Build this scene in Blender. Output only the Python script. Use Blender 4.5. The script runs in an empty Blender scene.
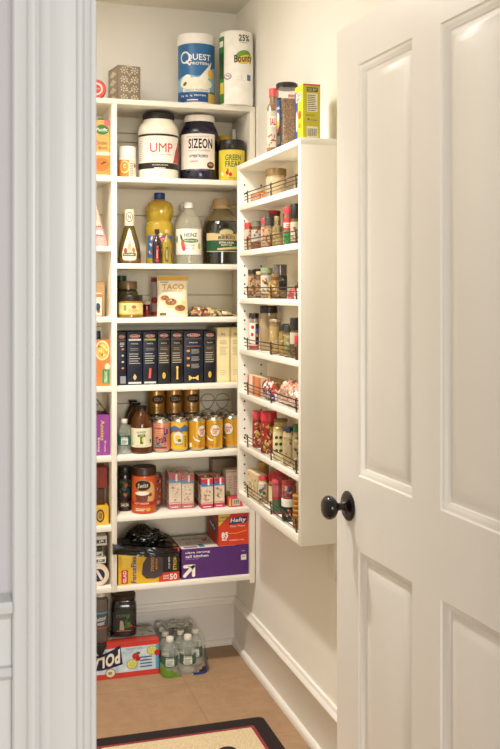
import bpy, bmesh, math, random
from mathutils import Vector, Matrix, noise
from mathutils.geometry import tessellate_polygon

SC = bpy.context.scene
COL = SC.collection
random.seed(4)

# ------------------------------------------------------------------ camera
YAW = math.radians(16.85)
CS, SN = math.cos(YAW), math.sin(YAW)
EYE = 1.42
FPX = 951.0
HORIZON = 290.0
cam = bpy.data.cameras.new('camera')
cam_o = bpy.data.objects.new('camera', cam)
COL.objects.link(cam_o)
cam.sensor_fit = 'HORIZONTAL'
cam.sensor_width = 36.0
cam.lens = 36.0 * FPX / 500.0
cam.shift_y = -(374.5 - HORIZON) / 500.0
cam.clip_start = 0.05
cam_o.location = (0, 0, EYE)
cam_o.rotation_euler = (math.radians(90), 0, -YAW)
cam.dof.use_dof = True
cam.dof.focus_distance = 3.2
cam.dof.aperture_fstop = 22.0
SC.camera = cam_o

# ------------------------------------------------------------------ light
W = bpy.data.worlds.new('world'); SC.world = W
W.use_nodes = True
bg = W.node_tree.nodes['Background']
bg.inputs[0].default_value = (1.0, 0.975, 0.94, 1)
bg.inputs[1].default_value = 0.38


def lamp(name, kind, loc, power, color, size=0.1, rot=(0, 0, 0), shape='DISK'):
    L = bpy.data.lights.new(name, kind)
    L.energy = power; L.color = color
    if kind == 'AREA':
        L.shape = shape; L.size = size
    else:
        L.shadow_soft_size = size
    o = bpy.data.objects.new(name, L); COL.objects.link(o)
    o.location = loc; o.rotation_euler = rot
    return o


WARM = (1.0, 0.95, 0.90)
lamp('ceiling_fill_light', 'AREA', (0.24, 2.75, 2.50), 6.2, WARM, 0.6)  # unseen fill added to lift the upper walls
_s = lamp('recessed_downlight', 'SPOT', (0.27, 2.62, 2.52), 108.0, (1.0, 0.955, 0.90), 0.05)
_s.rotation_euler = Vector((.32, .30, -2.0)).to_track_quat('-Z', 'Y').to_euler()
_s.data.spot_size = math.radians(108); _s.data.spot_blend = 1.0
lamp('pendant_bulb_light', 'POINT', (0.25, 1.80, 2.30), 2.2, (1.0, 0.95, 0.88), 0.05)
lamp('hall_side_fill', 'AREA', (-0.05, -4.5, 1.55), 140.0, (1.0, 0.97, 0.93), 2.0, (math.radians(90), 0, math.radians(-5)), 'SQUARE')  # unseen front fill added on the hall side to brighten the shelves evenly
SC.view_settings.view_transform = 'Standard'
SC.view_settings.look = 'None'
SC.view_settings.gamma = 1.0
SC.view_settings.use_curve_mapping = False
SC.view_settings.exposure = 0.36


# ------------------------------------------------------------------ measuring
def ray(px):
    t = (px - 250.0) / FPX
    return SN + CS * t, CS - SN * t


def X_at(px, Y):
    a, b = ray(px); return a / b * Y


def Y_at(px, X):
    a, b = ray(px); return b / a * X


def Z_at(px, py, Y):
    return EYE - (py - HORIZON) * (Y / ray(px)[1]) / FPX


# ------------------------------------------------------------------ materials
def lin(h):
    h = h.lstrip('#')
    c = [int(h[i:i + 2], 16) / 255 for i in (0, 2, 4)]
    return tuple(((x + 0.055) / 1.055) ** 2.4 if x > 0.04045 else x / 12.92 for x in c) + (1.0,)


MATS = {}


def M(h, rough=0.5, metal=0.0, trans=0.0, alpha=1.0, var=0.05, coat=0.0, ior=1.45):
    key = (h, rough, metal, trans, alpha, var, coat, ior)
    if key in MATS: return MATS[key]
    m = bpy.data.materials.new('mat_' + h.strip('#') + '_%d' % len(MATS))
    m.use_nodes = True
    nt = m.node_tree; p = nt.nodes['Principled BSDF']
    c = lin(h)
    p.inputs['Base Color'].default_value = c
    p.inputs['Metallic'].default_value = metal
    p.inputs['Roughness'].default_value = rough
    p.inputs['Transmission Weight'].default_value = trans
    p.inputs['Alpha'].default_value = alpha
    p.inputs['IOR'].default_value = ior
    p.inputs['Coat Weight'].default_value = coat
    if var > 0:
        n = nt.nodes.new('ShaderNodeTexNoise'); n.inputs['Scale'].default_value = 30
        tc = nt.nodes.new('ShaderNodeTexCoord')
        nt.links.new(tc.outputs['Object'], n.inputs['Vector'])
        r = nt.nodes.new('ShaderNodeValToRGB')
        r.color_ramp.elements[0].position = 0.3; r.color_ramp.elements[1].position = 0.7
        r.color_ramp.elements[0].color = tuple(x * (1 - var) for x in c[:3]) + (1,)
        r.color_ramp.elements[1].color = tuple(min(1, x * (1 + var)) for x in c[:3]) + (1,)
        nt.links.new(n.outputs['Fac'], r.inputs['Fac'])
        nt.links.new(r.outputs['Color'], p.inputs['Base Color'])
    MATS[key] = m
    return m


def speckle(name, cols, scale=120, rough=0.5, bump=0.0, kind='VORONOI', coat=0.0):
    """many small coloured grains"""
    key = ('sp', name)
    if key in MATS: return MATS[key]
    m = bpy.data.materials.new(name); m.use_nodes = True
    nt = m.node_tree; p = nt.nodes['Principled BSDF']
    p.inputs['Roughness'].default_value = rough
    p.inputs['Coat Weight'].default_value = coat
    tc = nt.nodes.new('ShaderNodeTexCoord')
    v = nt.nodes.new('ShaderNodeTexVoronoi'); v.inputs['Scale'].default_value = scale
    nt.links.new(tc.outputs['Object'], v.inputs['Vector'])
    sx = nt.nodes.new('ShaderNodeSeparateColor')
    nt.links.new(v.outputs['Color'], sx.inputs[0])
    r = nt.nodes.new('ShaderNodeValToRGB'); r.color_ramp.interpolation = 'CONSTANT'
    el = r.color_ramp.elements
    while len(el) < len(cols): el.new(0.5)
    for i, c in enumerate(cols):
        el[i].position = i / len(cols); el[i].color = lin(c)
    nt.links.new(sx.outputs[0], r.inputs['Fac'])
    nt.links.new(r.outputs['Color'], p.inputs['Base Color'])
    if bump:
        b = nt.nodes.new('ShaderNodeBump'); b.inputs['Strength'].default_value = bump
        b.inputs['Distance'].default_value = 0.002
        nt.links.new(v.outputs['Distance'], b.inputs['Height'])
        nt.links.new(b.outputs['Normal'], p.inputs['Normal'])
    MATS[key] = m
    return m


def surface(name, c1, c2, scale=4.0, rough=0.5, bump=0.02, bscale=200, stretch=(1, 1, 1), detail=4):
    m = bpy.data.materials.new(name); m.use_nodes = True
    nt = m.node_tree; p = nt.nodes['Principled BSDF']
    p.inputs['Roughness'].default_value = rough
    tc = nt.nodes.new('ShaderNodeTexCoord')
    mp = nt.nodes.new('ShaderNodeMapping'); mp.inputs['Scale'].default_value = stretch
    nt.links.new(tc.outputs['Object'], mp.inputs['Vector'])
    n = nt.nodes.new('ShaderNodeTexNoise'); n.inputs['Scale'].default_value = scale
    n.inputs['Detail'].default_value = detail
    nt.links.new(mp.outputs['Vector'], n.inputs['Vector'])
    r = nt.nodes.new('ShaderNodeValToRGB')
    r.color_ramp.elements[0].position = 0.3; r.color_ramp.elements[1].position = 0.7
    r.color_ramp.elements[0].color = lin(c1); r.color_ramp.elements[1].color = lin(c2)
    nt.links.new(n.outputs['Fac'], r.inputs['Fac'])
    nt.links.new(r.outputs['Color'], p.inputs['Base Color'])
    n2 = nt.nodes.new('ShaderNodeTexNoise'); n2.inputs['Scale'].default_value = bscale
    nt.links.new(mp.outputs['Vector'], n2.inputs['Vector'])
    b = nt.nodes.new('ShaderNodeBump'); b.inputs['Strength'].default_value = bump
    b.inputs['Distance'].default_value = 0.003
    nt.links.new(n2.outputs['Fac'], b.inputs['Height'])
    nt.links.new(b.outputs['Normal'], p.inputs['Normal'])
    return m


def film(h, alpha=0.25, rough=0.15):
    """clear plastic wrap: mostly see-through, with a gloss"""
    key = ('film', h, alpha)
    if key in MATS: return MATS[key]
    m = bpy.data.materials.new('clear_film_%d' % len(MATS)); m.use_nodes = True
    nt = m.node_tree; p = nt.nodes['Principled BSDF']
    p.inputs['Base Color'].default_value = lin(h)
    p.inputs['Roughness'].default_value = rough
    p.inputs['Alpha'].default_value = alpha
    p.inputs['Coat Weight'].default_value = 1.0
    n = nt.nodes.new('ShaderNodeTexNoise'); n.inputs['Scale'].default_value = 45
    b = nt.nodes.new('ShaderNodeBump'); b.inputs['Strength'].default_value = 0.6
    b.inputs['Distance'].default_value = 0.004
    nt.links.new(n.outputs['Fac'], b.inputs['Height']); nt.links.new(b.outputs['Normal'], p.inputs['Normal'])
    nt.links.new(b.outputs['Normal'], p.inputs['Coat Normal'])
    MATS[key] = m
    return m


def clear(h='#f4f6f2', rough=0.03, alpha=0.22):
    """thin clear glass or plastic wall"""
    key = ('clear', h, alpha)
    if key in MATS: return MATS[key]
    m = bpy.data.materials.new('clear_glass_%d' % len(MATS)); m.use_nodes = True
    p = m.node_tree.nodes['Principled BSDF']
    p.inputs['Base Color'].default_value = lin(h)
    p.inputs['Roughness'].default_value = rough
    p.inputs['Alpha'].default_value = alpha
    p.inputs['Coat Weight'].default_value = 0.6
    p.inputs['Coat Roughness'].default_value = 0.03
    MATS[key] = m
    return m


PAINT = surface('painted_wood_white', '#ece7dc', '#f0ebe1', 3, 0.42, 0.03, 120)
SHELFP = surface('painted_shelf_white', '#ebe4d4', '#efe9da', 3, 0.45, 0.03, 120)
WALLP = surface('painted_plaster_cream', '#efebe0', '#f2eee4', 2, 0.7, 0.05, 160)
CEILP = surface('ceiling_paint', '#eae3d2', '#ede7d7', 2, 0.8, 0.03, 160)
HALLP = surface('hall_wall_paint', '#c6c2c3', '#cbc7c8', 2, 0.7, 0.03, 160)
TRIMP = surface('trim_gloss_white', '#d5d5d2', '#dadad7', 2, 0.32, 0.015, 90)
BACKP = surface('back_board_cream', '#efe3c8', '#f3e8d0', 3, 0.55, 0.03, 120)
DOORP = surface('door_gloss_white', '#e6e2da', '#ebe7df', 3, 0.30, 0.035, 60, (1, 1, 0.12))
WHITE = M('#f2efe6', 0.4); CREAM = M('#efe6c8', 0.5); BLACK = M('#141210', 0.35)
DARK = M('#2a241f', 0.4); INK = M('#35302c', 0.6, var=0); GREY = M('#8d8880', 0.5, var=0)
RED = M('#c8202a', 0.4); NAVY = M('#131a33', 0.4); GOLD = M('#c9952e', 0.35, 0.6)
STEEL = M('#c9c4ba', 0.28, 0.9)


# ------------------------------------------------------------------ mesh kit
class B:
    def __init__(s):
        s.bm = bmesh.new(); s.mats = []

    def mi(s, m):
        if m not in s.mats: s.mats.append(m)
        return s.mats.index(m)

    def add(s, vs, fs, m, smooth=False):
        v = [s.bm.verts.new(p) for p in vs]
        single = not isinstance(m, (list, tuple))
        for k, f in enumerate(fs):
            try: g = s.bm.faces.new([v[i] for i in f])
            except ValueError: continue
            g.material_index = s.mi(m if single else m[k]); g.smooth = smooth

    def box(s, x0, x1, y0, y1, z0, z1, m, bev=0.0):
        t = bmesh.new()
        bmesh.ops.create_cube(t, size=1.0)
        for v in t.verts:
            v.co = Vector((x0 + (v.co.x + .5) * (x1 - x0), y0 + (v.co.y + .5) * (y1 - y0), z0 + (v.co.z + .5) * (z1 - z0)))
        if bev > 0:
            bmesh.ops.bevel(t, geom=t.edges[:], offset=bev, segments=2, affect='EDGES', profile=0.5)
        t.verts.index_update()
        s.add([v.co.copy() for v in t.verts], [[v.index for v in f.verts] for f in t.faces], m)
        t.free()

    def lathe(s, prof, m, n=32, cx=0, cy=0, sq=2.0, ex=1.0, ey=1.0):
        """prof: [(r, z)...]; m: one material or one per band; sq>2 squares the section"""
        vs, fs, ms = [], [], []
        rings = []
        for (r, z) in prof:
            if r <= 1e-6:
                vs.append((cx, cy, z)); rings.append([len(vs) - 1])
            else:
                ring = []
                for k in range(n):
                    a = 2 * math.pi * k / n
                    c, d = math.cos(a), math.sin(a)
                    q = (abs(c) ** sq + abs(d) ** sq) ** (-1.0 / sq)
                    vs.append((cx + r * q * c * ex, cy + r * q * d * ey, z)); ring.append(len(vs) - 1)
                rings.append(ring)
        for j in range(len(rings) - 1):
            a, b = rings[j], rings[j + 1]
            mm = m[j] if isinstance(m, (list, tuple)) else m
            for k in range(n):
                k2 = (k + 1) % n
                if len(a) == 1 and len(b) == 1: continue
                if len(a) == 1: fs.append([a[0], b[k2], b[k]])
                elif len(b) == 1: fs.append([a[k], a[k2], b[0]])
                else: fs.append([a[k], a[k2], b[k2], b[k]])
                ms.append(mm)
        s.add(vs, fs, ms, True)

    def tube(s, pts, r, m, n=8, closed=False):
        pts = [Vector(p) for p in pts]
        vs, fs = [], []
        N = len(pts)
        up0 = None
        for i, p in enumerate(pts):
            a = pts[(i - 1) % N] if (closed or i > 0) else p
            b = pts[(i + 1) % N] if (closed or i < N - 1) else p
            t = (b - a).normalized()
            u = up0 if up0 is not None else (Vector((0, 0, 1)) if abs(t.z) < 0.9 else Vector((1, 0, 0)))
            x = (u - t * u.dot(t))
            if x.length < 1e-5: x = t.orthogonal()
            x.normalize(); up0 = x
            y = t.cross(x)
            rr = r[i] if isinstance(r, (list, tuple)) else r
            for k in range(n):
                g = 2 * math.pi * k / n
                vs.append(p + (x * math.cos(g) + y * math.sin(g)) * rr)
        L = N if closed else N - 1
        for i in range(L):
            i2 = (i + 1) % N
            for k in range(n):
                k2 = (k + 1) % n
                fs.append([i * n + k, i * n + k2, i2 * n + k2, i2 * n + k])
        if not closed:
            fs.append([k for k in range(n)][::-1]); fs.append([(N - 1) * n + k for k in range(n)])
        s.add(vs, fs, m, True)

    def extrude(s, poly, p0, ax, ay, along, m, smooth=False):
        """2D outline (a,b) -> p0 + a*ax + b*ay, pushed along a vector"""
        p0, ax, ay, al = Vector(p0), Vector(ax), Vector(ay), Vector(along)
        n = len(poly)
        vs = [p0 + ax * a + ay * b for a, b in poly] + [p0 + ax * a + ay * b + al for a, b in poly]
        fs = [[i, (i + 1) % n, n + (i + 1) % n, n + i] for i in range(n)]
        fs += [list(range(n))[::-1], list(range(n, 2 * n))]
        s.add(vs, fs, m, smooth)

    def build(s, name, parent=None, label=None, sharp=38):
        bmesh.ops.recalc_face_normals(s.bm, faces=s.bm.faces[:])
        me = bpy.data.meshes.new(name)
        s.bm.to_mesh(me); s.bm.free()
        for m in s.mats: me.materials.append(m)
        try: me.set_sharp_from_angle(angle=math.radians(sharp))
        except Exception: pass
        o = bpy.data.objects.new(name, me); COL.objects.link(o)
        if parent is not None: o.parent = parent
        if label: o['label'] = label
        return o


def tag(o, label, cat, group=None, kind=None):
    o['label'] = label; o['category'] = cat
    if group: o['group'] = group
    if kind: o['kind'] = kind
    return o


def root(name, label, cat, loc=(0, 0, 0), rz=0.0, group=None):
    o = bpy.data.objects.new(name, None); COL.objects.link(o)
    o.empty_display_size = 0.05
    o.location = loc; o.rotation_euler = (0, 0, rz)
    return tag(o, label, cat, group)


def struct(o):
    o['kind'] = 'structure'; return o


def copy_tree(o, parent=None):
    c = o.copy(); COL.objects.link(c)
    if parent is not None: c.parent = parent
    for ch in [x for x in bpy.data.objects if x.parent == o]: copy_tree(ch, c)
    return c


# ------------------------------------------------------------------ printing on surfaces
PRINTED = ('body', 'carton', 'pouch', 'jar_wall', 'roll', 'packet')
TEXTS = {}


def textgeo(txt, bold=0.0, shear=0.0):
    bold *= 0.55
    key = (txt, bold, shear)
    if key in TEXTS: return TEXTS[key]
    cu = bpy.data.curves.new('t', 'FONT'); cu.body = txt
    cu.offset = bold; cu.shear = shear; cu.resolution_u = 3; cu.space_character = 1.0 + bold * 3
    ob = bpy.data.objects.new('t', cu)
    me = bpy.data.meshes.new_from_object(ob)
    vs = [(v.co.x, v.co.y) for v in me.vertices]
    tris = []
    for f in me.polygons:
        idx = list(f.vertices)
        for k in range(1, len(idx) - 1): tris.append((idx[0], idx[k], idx[k + 1]))
    bpy.data.objects.remove(ob); bpy.data.curves.remove(cu); bpy.data.meshes.remove(me)
    x0, x1 = min(v[0] for v in vs), max(v[0] for v in vs)
    y0, y1 = min(v[1] for v in vs), max(v[1] for v in vs)
    vs = [((x - x0) / (x1 - x0) - .5, (y - y0) / (y1 - y0) - .5) for x, y in vs]
    TEXTS[key] = (vs, tris)
    return TEXTS[key]


class Print:
    """draws flat ink shapes with coordinates (u, v) on a surface given by f(u, v, lift)"""
    def __init__(s, f, seg=None):
        s.b = B(); s.f = f; s.seg = seg

    def tris(s, T, m, layer):
        lift = 0.0004 + 0.00035 * layer
        out = []
        if s.seg:
            st = list(T)
            while st:
                a, b, c = st.pop()
                d = [((b[0] - a[0]), 0), ((c[0] - b[0]), 1), ((a[0] - c[0]), 2)]
                k = max(d, key=lambda q: abs(q[0]))
                if abs(k[0]) > s.seg:
                    P = [a, b, c]; i = k[1]; p, q, r = P[i], P[(i + 1) % 3], P[(i + 2) % 3]
                    mid = ((p[0] + q[0]) / 2, (p[1] + q[1]) / 2)
                    st.append((p, mid, r)); st.append((mid, q, r))
                else: out.append((a, b, c))
        else: out = list(T)
        vs, fs = [], []
        for t in out:
            n = len(vs)
            vs += [s.f(u, v, lift) for u, v in t]
            fs.append([n, n + 1, n + 2])
        s.b.add(vs, fs, m, True)

    def rect(s, u0, u1, v0, v1, m, layer=0):
        if s.seg:
            n = max(1, int(math.ceil(abs(u1 - u0) / s.seg))); k = max(1, int(math.ceil(abs(v1 - v0) / 0.012)))
            lift = 0.0004 + 0.00035 * layer
            vs = [s.f(u0 + (u1 - u0) * i / n, v0 + (v1 - v0) * j / k, lift) for j in range(k + 1) for i in range(n + 1)]
            fs = [[j * (n + 1) + i, j * (n + 1) + i + 1, (j + 1) * (n + 1) + i + 1, (j + 1) * (n + 1) + i]
                  for j in range(k) for i in range(n)]
            s.b.add(vs, fs, m, True)
        else:
            s.tris([((u0, v0), (u1, v0), (u1, v1)), ((u0, v0), (u1, v1), (u0, v1))], m, layer)

    def poly(s, pts, m, layer=1):
        tr = tessellate_polygon([[Vector((a, b, 0)) for a, b in pts]])
        s.tris([tuple(pts[i] for i in t) for t in tr], m, layer)

    def ell(s, cu, cv, ru, rv, m, layer=1, n=18, rot=0.0):
        c, d = math.cos(rot), math.sin(rot)
        P = []
        for k in range(n):
            a = 2 * math.pi * k / n
            x, y = ru * math.cos(a), rv * math.sin(a)
            P.append((cu + x * c - y * d, cv + x * d + y * c))
        s.poly(P, m, layer)

    def text(s, txt, cu, cv, w, h, m, layer=2, bold=0.0, shear=0.0, rot=0.0):
        vs, tr = textgeo(txt, bold, shear)
        c, d = math.cos(rot), math.sin(rot)
        P = [(cu + x * w * c - y * h * d, cv + x * w * d + y * h * c) for x, y in vs]
        s.tris([tuple(P[i] for i in t) for t in tr], m, layer)

    def bars(s, u0, u1, v0, v1, n, m, layer=1, rnd=None, fill=0.45):
        rnd = rnd or random.Random(n * 7 + int(abs(u0) * 1e4))
        dv = (v1 - v0) / n
        for k in range(n):
            e = u1 - (u1 - u0) * rnd.uniform(0, 0.3)
            s.rect(u0, e, v0 + dv * k, v0 + dv * (k + fill), m, layer)

    def blobs(s, u0, u1, v0, v1, cols, n, r0, r1, layer=1, seed=1):
        rnd = random.Random(seed)
        for k in range(n):
            s.ell(rnd.uniform(u0 + r1, u1 - r1) if u1 - u0 > 2 * r1 else (u0 + u1) / 2, rnd.uniform(v0 + r0, v1 - r0), rnd.uniform(r0, r1), rnd.uniform(r0, r1) * .7,
                  rnd.choice(cols), layer + (k % 3) * 0.3, 9, rnd.uniform(0, 3))

    def done(s, name, parent, label=None):
        for ch in bpy.data.objects:      # print lies on the body it covers
            if ch.parent == parent and ch.name.split('.')[0] in PRINTED and ch.rotation_euler.x == 0:
                parent = ch; break
        return s.b.build(name, parent, label)


def cylmap(R, cx=0.0, cy=0.0, a0=0.0):
    """R a number, or a function of the height"""
    def f(u, v, e):
        r = R(v) if callable(R) else R
        rr = s_ref if callable(R) else r
        a = a0 + u / rr
        return (cx + (r + e) * math.sin(a), cy - (r + e) * math.cos(a), v)
    s_ref = R.ref if hasattr(R, 'ref') else (R if not callable(R) else 0.03)
    return f


def profile_r(prof):
    """radius as a function of height from a profile list"""
    P = sorted([(z, r) for r, z in prof if r > 1e-4])

    def g(v):
        if v <= P[0][0]: return P[0][1]
        for (z0, r0), (z1, r1) in zip(P, P[1:]):
            if v <= z1: return r0 if z1 - z0 < 1e-9 else r0 + (r1 - r0) * (v - z0) / (z1 - z0)
        return P[-1][1]
    g.ref = max(r for z, r in P)
    return g


def sqmap(R, sq):
    """squared-round body"""
    def f(u, v, e):
        a = u / R * 0.86 - math.pi / 2
        c, d = math.cos(a), math.sin(a)
        q = (abs(c) ** sq + abs(d) ** sq) ** (-1.0 / sq)
        return ((R * q + e) * c, (R * q + e) * d, v)
    return f


def frontmap(y): return lambda u, v, e: (u, y - e, v)
def leftmap(x): return lambda u, v, e: (x - e, -u, v)
def topmap(z): return lambda u, v, e: (u, v, z + e)


def facing(X, Y): return -math.atan2(X, Y)

# ================================================================== the setting
CEIL = 2.534
RW, BW, LW = 1.06, 3.69, -0.03
FRY0, FRY1 = 1.12, 1.24          # front wall
JL, JR, HEAD = 0.150, 0.925, 2.05


def tile_floor():
    m = bpy.data.materials.new('floor_tile_beige'); m.use_nodes = True
    nt = m.node_tree; p = nt.nodes['Principled BSDF']; p.inputs['Roughness'].default_value = 0.55
    tc = nt.nodes.new('ShaderNodeTexCoord')
    mp = nt.nodes.new('ShaderNodeMapping'); mp.inputs['Location'].default_value = (-0.775 + 0.46 * 4, -3.35 + 0.46 * 10, 0)
    nt.links.new(tc.outputs['Object'], mp.inputs['Vector'])
    br = nt.nodes.new('ShaderNodeTexBrick'); br.offset = 0.0
    br.inputs['Scale'].default_value = 1.0
    br.inputs['Brick Width'].default_value = 0.46; br.inputs['Row Height'].default_value = 0.46
    br.inputs['Mortar Size'].default_value = 0.003; br.inputs['Mortar Smooth'].default_value = 0.6
    br.inputs['Color1'].default_value = lin('#ad8c6b'); br.inputs['Color2'].default_value = lin('#a88766')
    br.inputs['Mortar'].default_value = lin('#987a5c')
    nt.links.new(mp.outputs['Vector'], br.inputs['Vector'])
    n = nt.nodes.new('ShaderNodeTexNoise'); n.inputs['Scale'].default_value = 16; n.inputs['Detail'].default_value = 12
    n.inputs['Roughness'].default_value = 0.85
    nt.links.new(tc.outputs['Object'], n.inputs['Vector'])
    r = nt.nodes.new('ShaderNodeValToRGB')
    r.color_ramp.elements[0].position = .3; r.color_ramp.elements[1].position = .72
    r.color_ramp.elements[0].color = (.74, .72, .68, 1); r.color_ramp.elements[1].color = (1.15, 1.15, 1.15, 1)
    nt.links.new(n.outputs['Fac'], r.inputs['Fac'])
    mx = nt.nodes.new('ShaderNodeMix'); mx.data_type = 'RGBA'; mx.blend_type = 'MULTIPLY'
    mx.inputs['Factor'].default_value = 1
    nt.links.new(br.outputs['Color'], mx.inputs['A']); nt.links.new(r.outputs['Color'], mx.inputs['B'])
    nt.links.new(mx.outputs['Result'], p.inputs['Base Color'])
    bp = nt.nodes.new('ShaderNodeBump'); bp.inputs['Strength'].default_value = 0.25; bp.inputs['Distance'].default_value = 0.002
    nt.links.new(n.outputs['Fac'], bp.inputs['Height']); nt.links.new(bp.outputs['Normal'], p.inputs['Normal'])
    return m


b = B(); b.box(-1.6, 2.2, -1.8, BW + .1, -0.05, 0.0, tile_floor()); struct(b.build('floor'))
b = B(); b.box(-.15, RW + .1, FRY0, BW + .1, CEIL, CEIL + .05, CEILP); struct(b.build('ceiling'))
b = B(); b.box(LW - .1, RW + .1, BW, BW + .1, 0, CEIL, WALLP); struct(b.build('wall_back'))
b = B(); b.box(RW, RW + .1, FRY1, BW, 0, CEIL, WALLP); struct(b.build('wall_right'))
b = B(); b.box(LW - .1, LW, FRY1, BW, 0, CEIL, WALLP); struct(b.build('wall_left'))
b = B()
b.box(-1.6, JL - .015, FRY0, FRY1, 0, CEIL, HALLP)
b.box(JR + .015, 2.2, FRY0, FRY1, 0, CEIL, HALLP)
b.box(JL - .015, JR + .015, FRY0, FRY1, HEAD + .015, CEIL, HALLP)
struct(b.build('wall_front'))

# door jamb lining and stop
b = B()
b.box(JL - .015, JL, FRY0 - .001, FRY1 + .001, 0, HEAD, TRIMP)
b.box(JR, JR + .015, FRY0 - .001, FRY1 + .001, 0, HEAD, TRIMP)
b.box(JL, JR, FRY0 - .001, FRY1 + .001, HEAD, HEAD + .015, TRIMP)
b.box(JL, JL + .008, FRY0 + .05, FRY0 + .085, 0, HEAD, TRIMP, .002)
struct(b.build('trim_1'))

# casing profile, a = distance from the opening, b = projection towards the hall
prof = [(0, 0), (0, .0085), (.001, .0105), (.004, .0120), (.0085, .0128)]
for k in range(9):                      # round nosing beside the opening
    g = math.pi * k / 8
    prof.append((.0135 - .0045 * math.cos(g), .0135 + .0045 * math.sin(g)))
prof += [(.0185, .0142), (.030, .0146), (.046, .0150), (.0475, .0162), (.0495, .0164)]
for k in range(7):                      # cove
    g = math.pi / 2 * k / 6
    prof.append((.0495 + .011 * math.sin(g), .0164 + .008 * (1 - math.cos(g))))
prof += [(.0635, .0260), (.0655, .0240), (.0670, .0240)]
for k in range(6):
    g = math.pi / 2 * k / 5
    prof.append((.067 + .008 * math.sin(g), .0240 + .008 * (1 - math.cos(g))))
prof += [(.077, .0335), (.088, .0345), (.0900, .032), (.0900, 0)]
b = B()
y0 = FRY0
b.extrude(prof, (JL - .006, y0, 0), (-1, 0, 0), (0, -1, 0), (0, 0, HEAD + .1), TRIMP)
struct(b.build('trim_2'))
b = B(); b.extrude(prof, (JR + .006, y0, 0), (1, 0, 0), (0, -1, 0), (0, 0, HEAD + .1), TRIMP); struct(b.build('trim_3'))
b = B(); b.extrude(prof, (JL - .1, y0 - .0005, HEAD + .006), (0, 0, 1), (0, -1, 0), (JR - JL + .2, 0, 0), TRIMP); struct(b.build('trim_4'))

# wainscot and chair rail on the hall wall
b = B()
rail = [(0, 1.074), (.034, 1.074), (.038, 1.069), (.036, 1.062), (.024, 1.058), (.020, 1.052), (.012, 1.048), (.010, 1.0), (0.010, .99), (0, .99)]
b.extrude([(p, z) for p, z in rail], (-1.6, y0, 0), (0, -1, 0), (0, 0, 1), (1.6 + JL - .0965, 0, 0), TRIMP)
b.extrude([(0, .995), (.018, .995), (.024, .988), (.016, .981), (.006, .978), (0, .978)], (-1.6, y0, 0), (0, -1, 0), (0, 0, 1), (1.6 + JL - .0965, 0, 0), TRIMP)
b.box(-1.6, JL - .0965, y0 - .006, y0, .14, .98, TRIMP)
b.box(-1.6, JL - .0965, y0 - .018, y0, 0, .14, TRIMP)
struct(b.build('trim_5'))

# baseboards
BASE = [(0, .188), (.007, .188), (.010, .184), (.010, .178), (.017, .170), (.019, .164), (.017, .159), (.0145, .157),
        (.0145, .150), (.013, .148), (.013, .024), (.018, .023), (.024, .017), (.026, .009), (.026, 0), (0, 0)]
b = B(); b.extrude(BASE, (RW, FRY1, 0), (-1, 0, 0), (0, 0, 1), (0, BW - FRY1, 0), PAINT); struct(b.build('baseboard_right'))
b = B(); b.extrude(BASE, (LW, BW, 0), (0, -1, 0), (0, 0, 1), (RW - LW, 0, 0), PAINT); struct(b.build('baseboard_back'))
b = B(); b.extrude(BASE, (LW, FRY1, 0), (1, 0, 0), (0, 0, 1), (0, BW - FRY1, 0), PAINT); struct(b.build('baseboard_left'))

# door, swung into the pantry: local x from latch edge to hinge, local y into the slab
door_loc = (0.849, 2.093, 0.008)
door_rz = math.atan2(-.9988, .048)
DW, DH, DT = .813, 2.022, .035


def door_mesh():
    b = B()
    cols = [(.113, .358), (.4655, .7005)]
    rows = [(.235, .824), (.993, 1.920)]
    xs = [0, .113, .358, .4655, .7005, DW]
    zs = [0, .235, .824, .993, 1.920, DH]
    for side in (0, 1):
        yy = lambda d: d if side == 0 else DT - d
        for i in range(5):
            for j in range(5):
                if i in (1, 3) and j in (1, 3): continue
                b.add([(xs[i], yy(0), zs[j]), (xs[i + 1], yy(0), zs[j]), (xs[i + 1], yy(0), zs[j + 1]), (xs[i], yy(0), zs[j + 1])],
                      [[0, 1, 2, 3]], DOORP)
        for (x0, x1) in cols:
            for (z0, z1) in rows:
                rings = [(0, 0), (.003, .0035), (.008, .0045), (.011, .0075), (.015, .009), (.018, .0125), (.026, .0125), (.031, .0095), (.052, .006)]
                vs = []
                for ins, d in rings:
                    vs += [(x0 + ins, yy(d), z0 + ins), (x1 - ins, yy(d), z0 + ins), (x1 - ins, yy(d), z1 - ins), (x0 + ins, yy(d), z1 - ins)]
                fs = []
                for k in range(len(rings) - 1):
                    for q in range(4):
                        fs.append([4 * k + q, 4 * k + (q + 1) % 4, 4 * k + 4 + (q + 1) % 4, 4 * k + 4 + q])
                n = 4 * (len(rings) - 1)
                fs.append([n, n + 1, n + 2, n + 3])
                b.add(vs, fs, DOORP)
    for (xa, xb, za, zb) in ((0, 0, 0, DH), (DW, DW, 0, DH)):
        b.add([(xa, 0, za), (xa, DT, za), (xa, DT, zb), (xa, 0, zb)], [[0, 1, 2, 3]], DOORP)
    for z in (0, DH):
        b.add([(0, 0, z), (DW, 0, z), (DW, DT, z), (0, DT, z)], [[0, 1, 2, 3]], DOORP)
    bmesh.ops.remove_doubles(b.bm, verts=b.bm.verts[:], dist=1e-5)
    return b


door = struct(door_mesh().build('door_1'))
door.location = door_loc; door.rotation_euler = (0, 0, door_rz)
BRONZE = M('#1c1411', 0.22, 0.6, coat=0.5)


def turned(prof, m, name, parent, flip=1, at=(0, 0, 0)):
    """profile (radius, distance from the door face), axis along local -y"""
    b = B(); b.lathe(prof, m, 36)
    o = b.build(name, parent)
    o.location = at
    o.rotation_euler = (math.radians(90) * flip, 0, 0)
    return o


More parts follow.
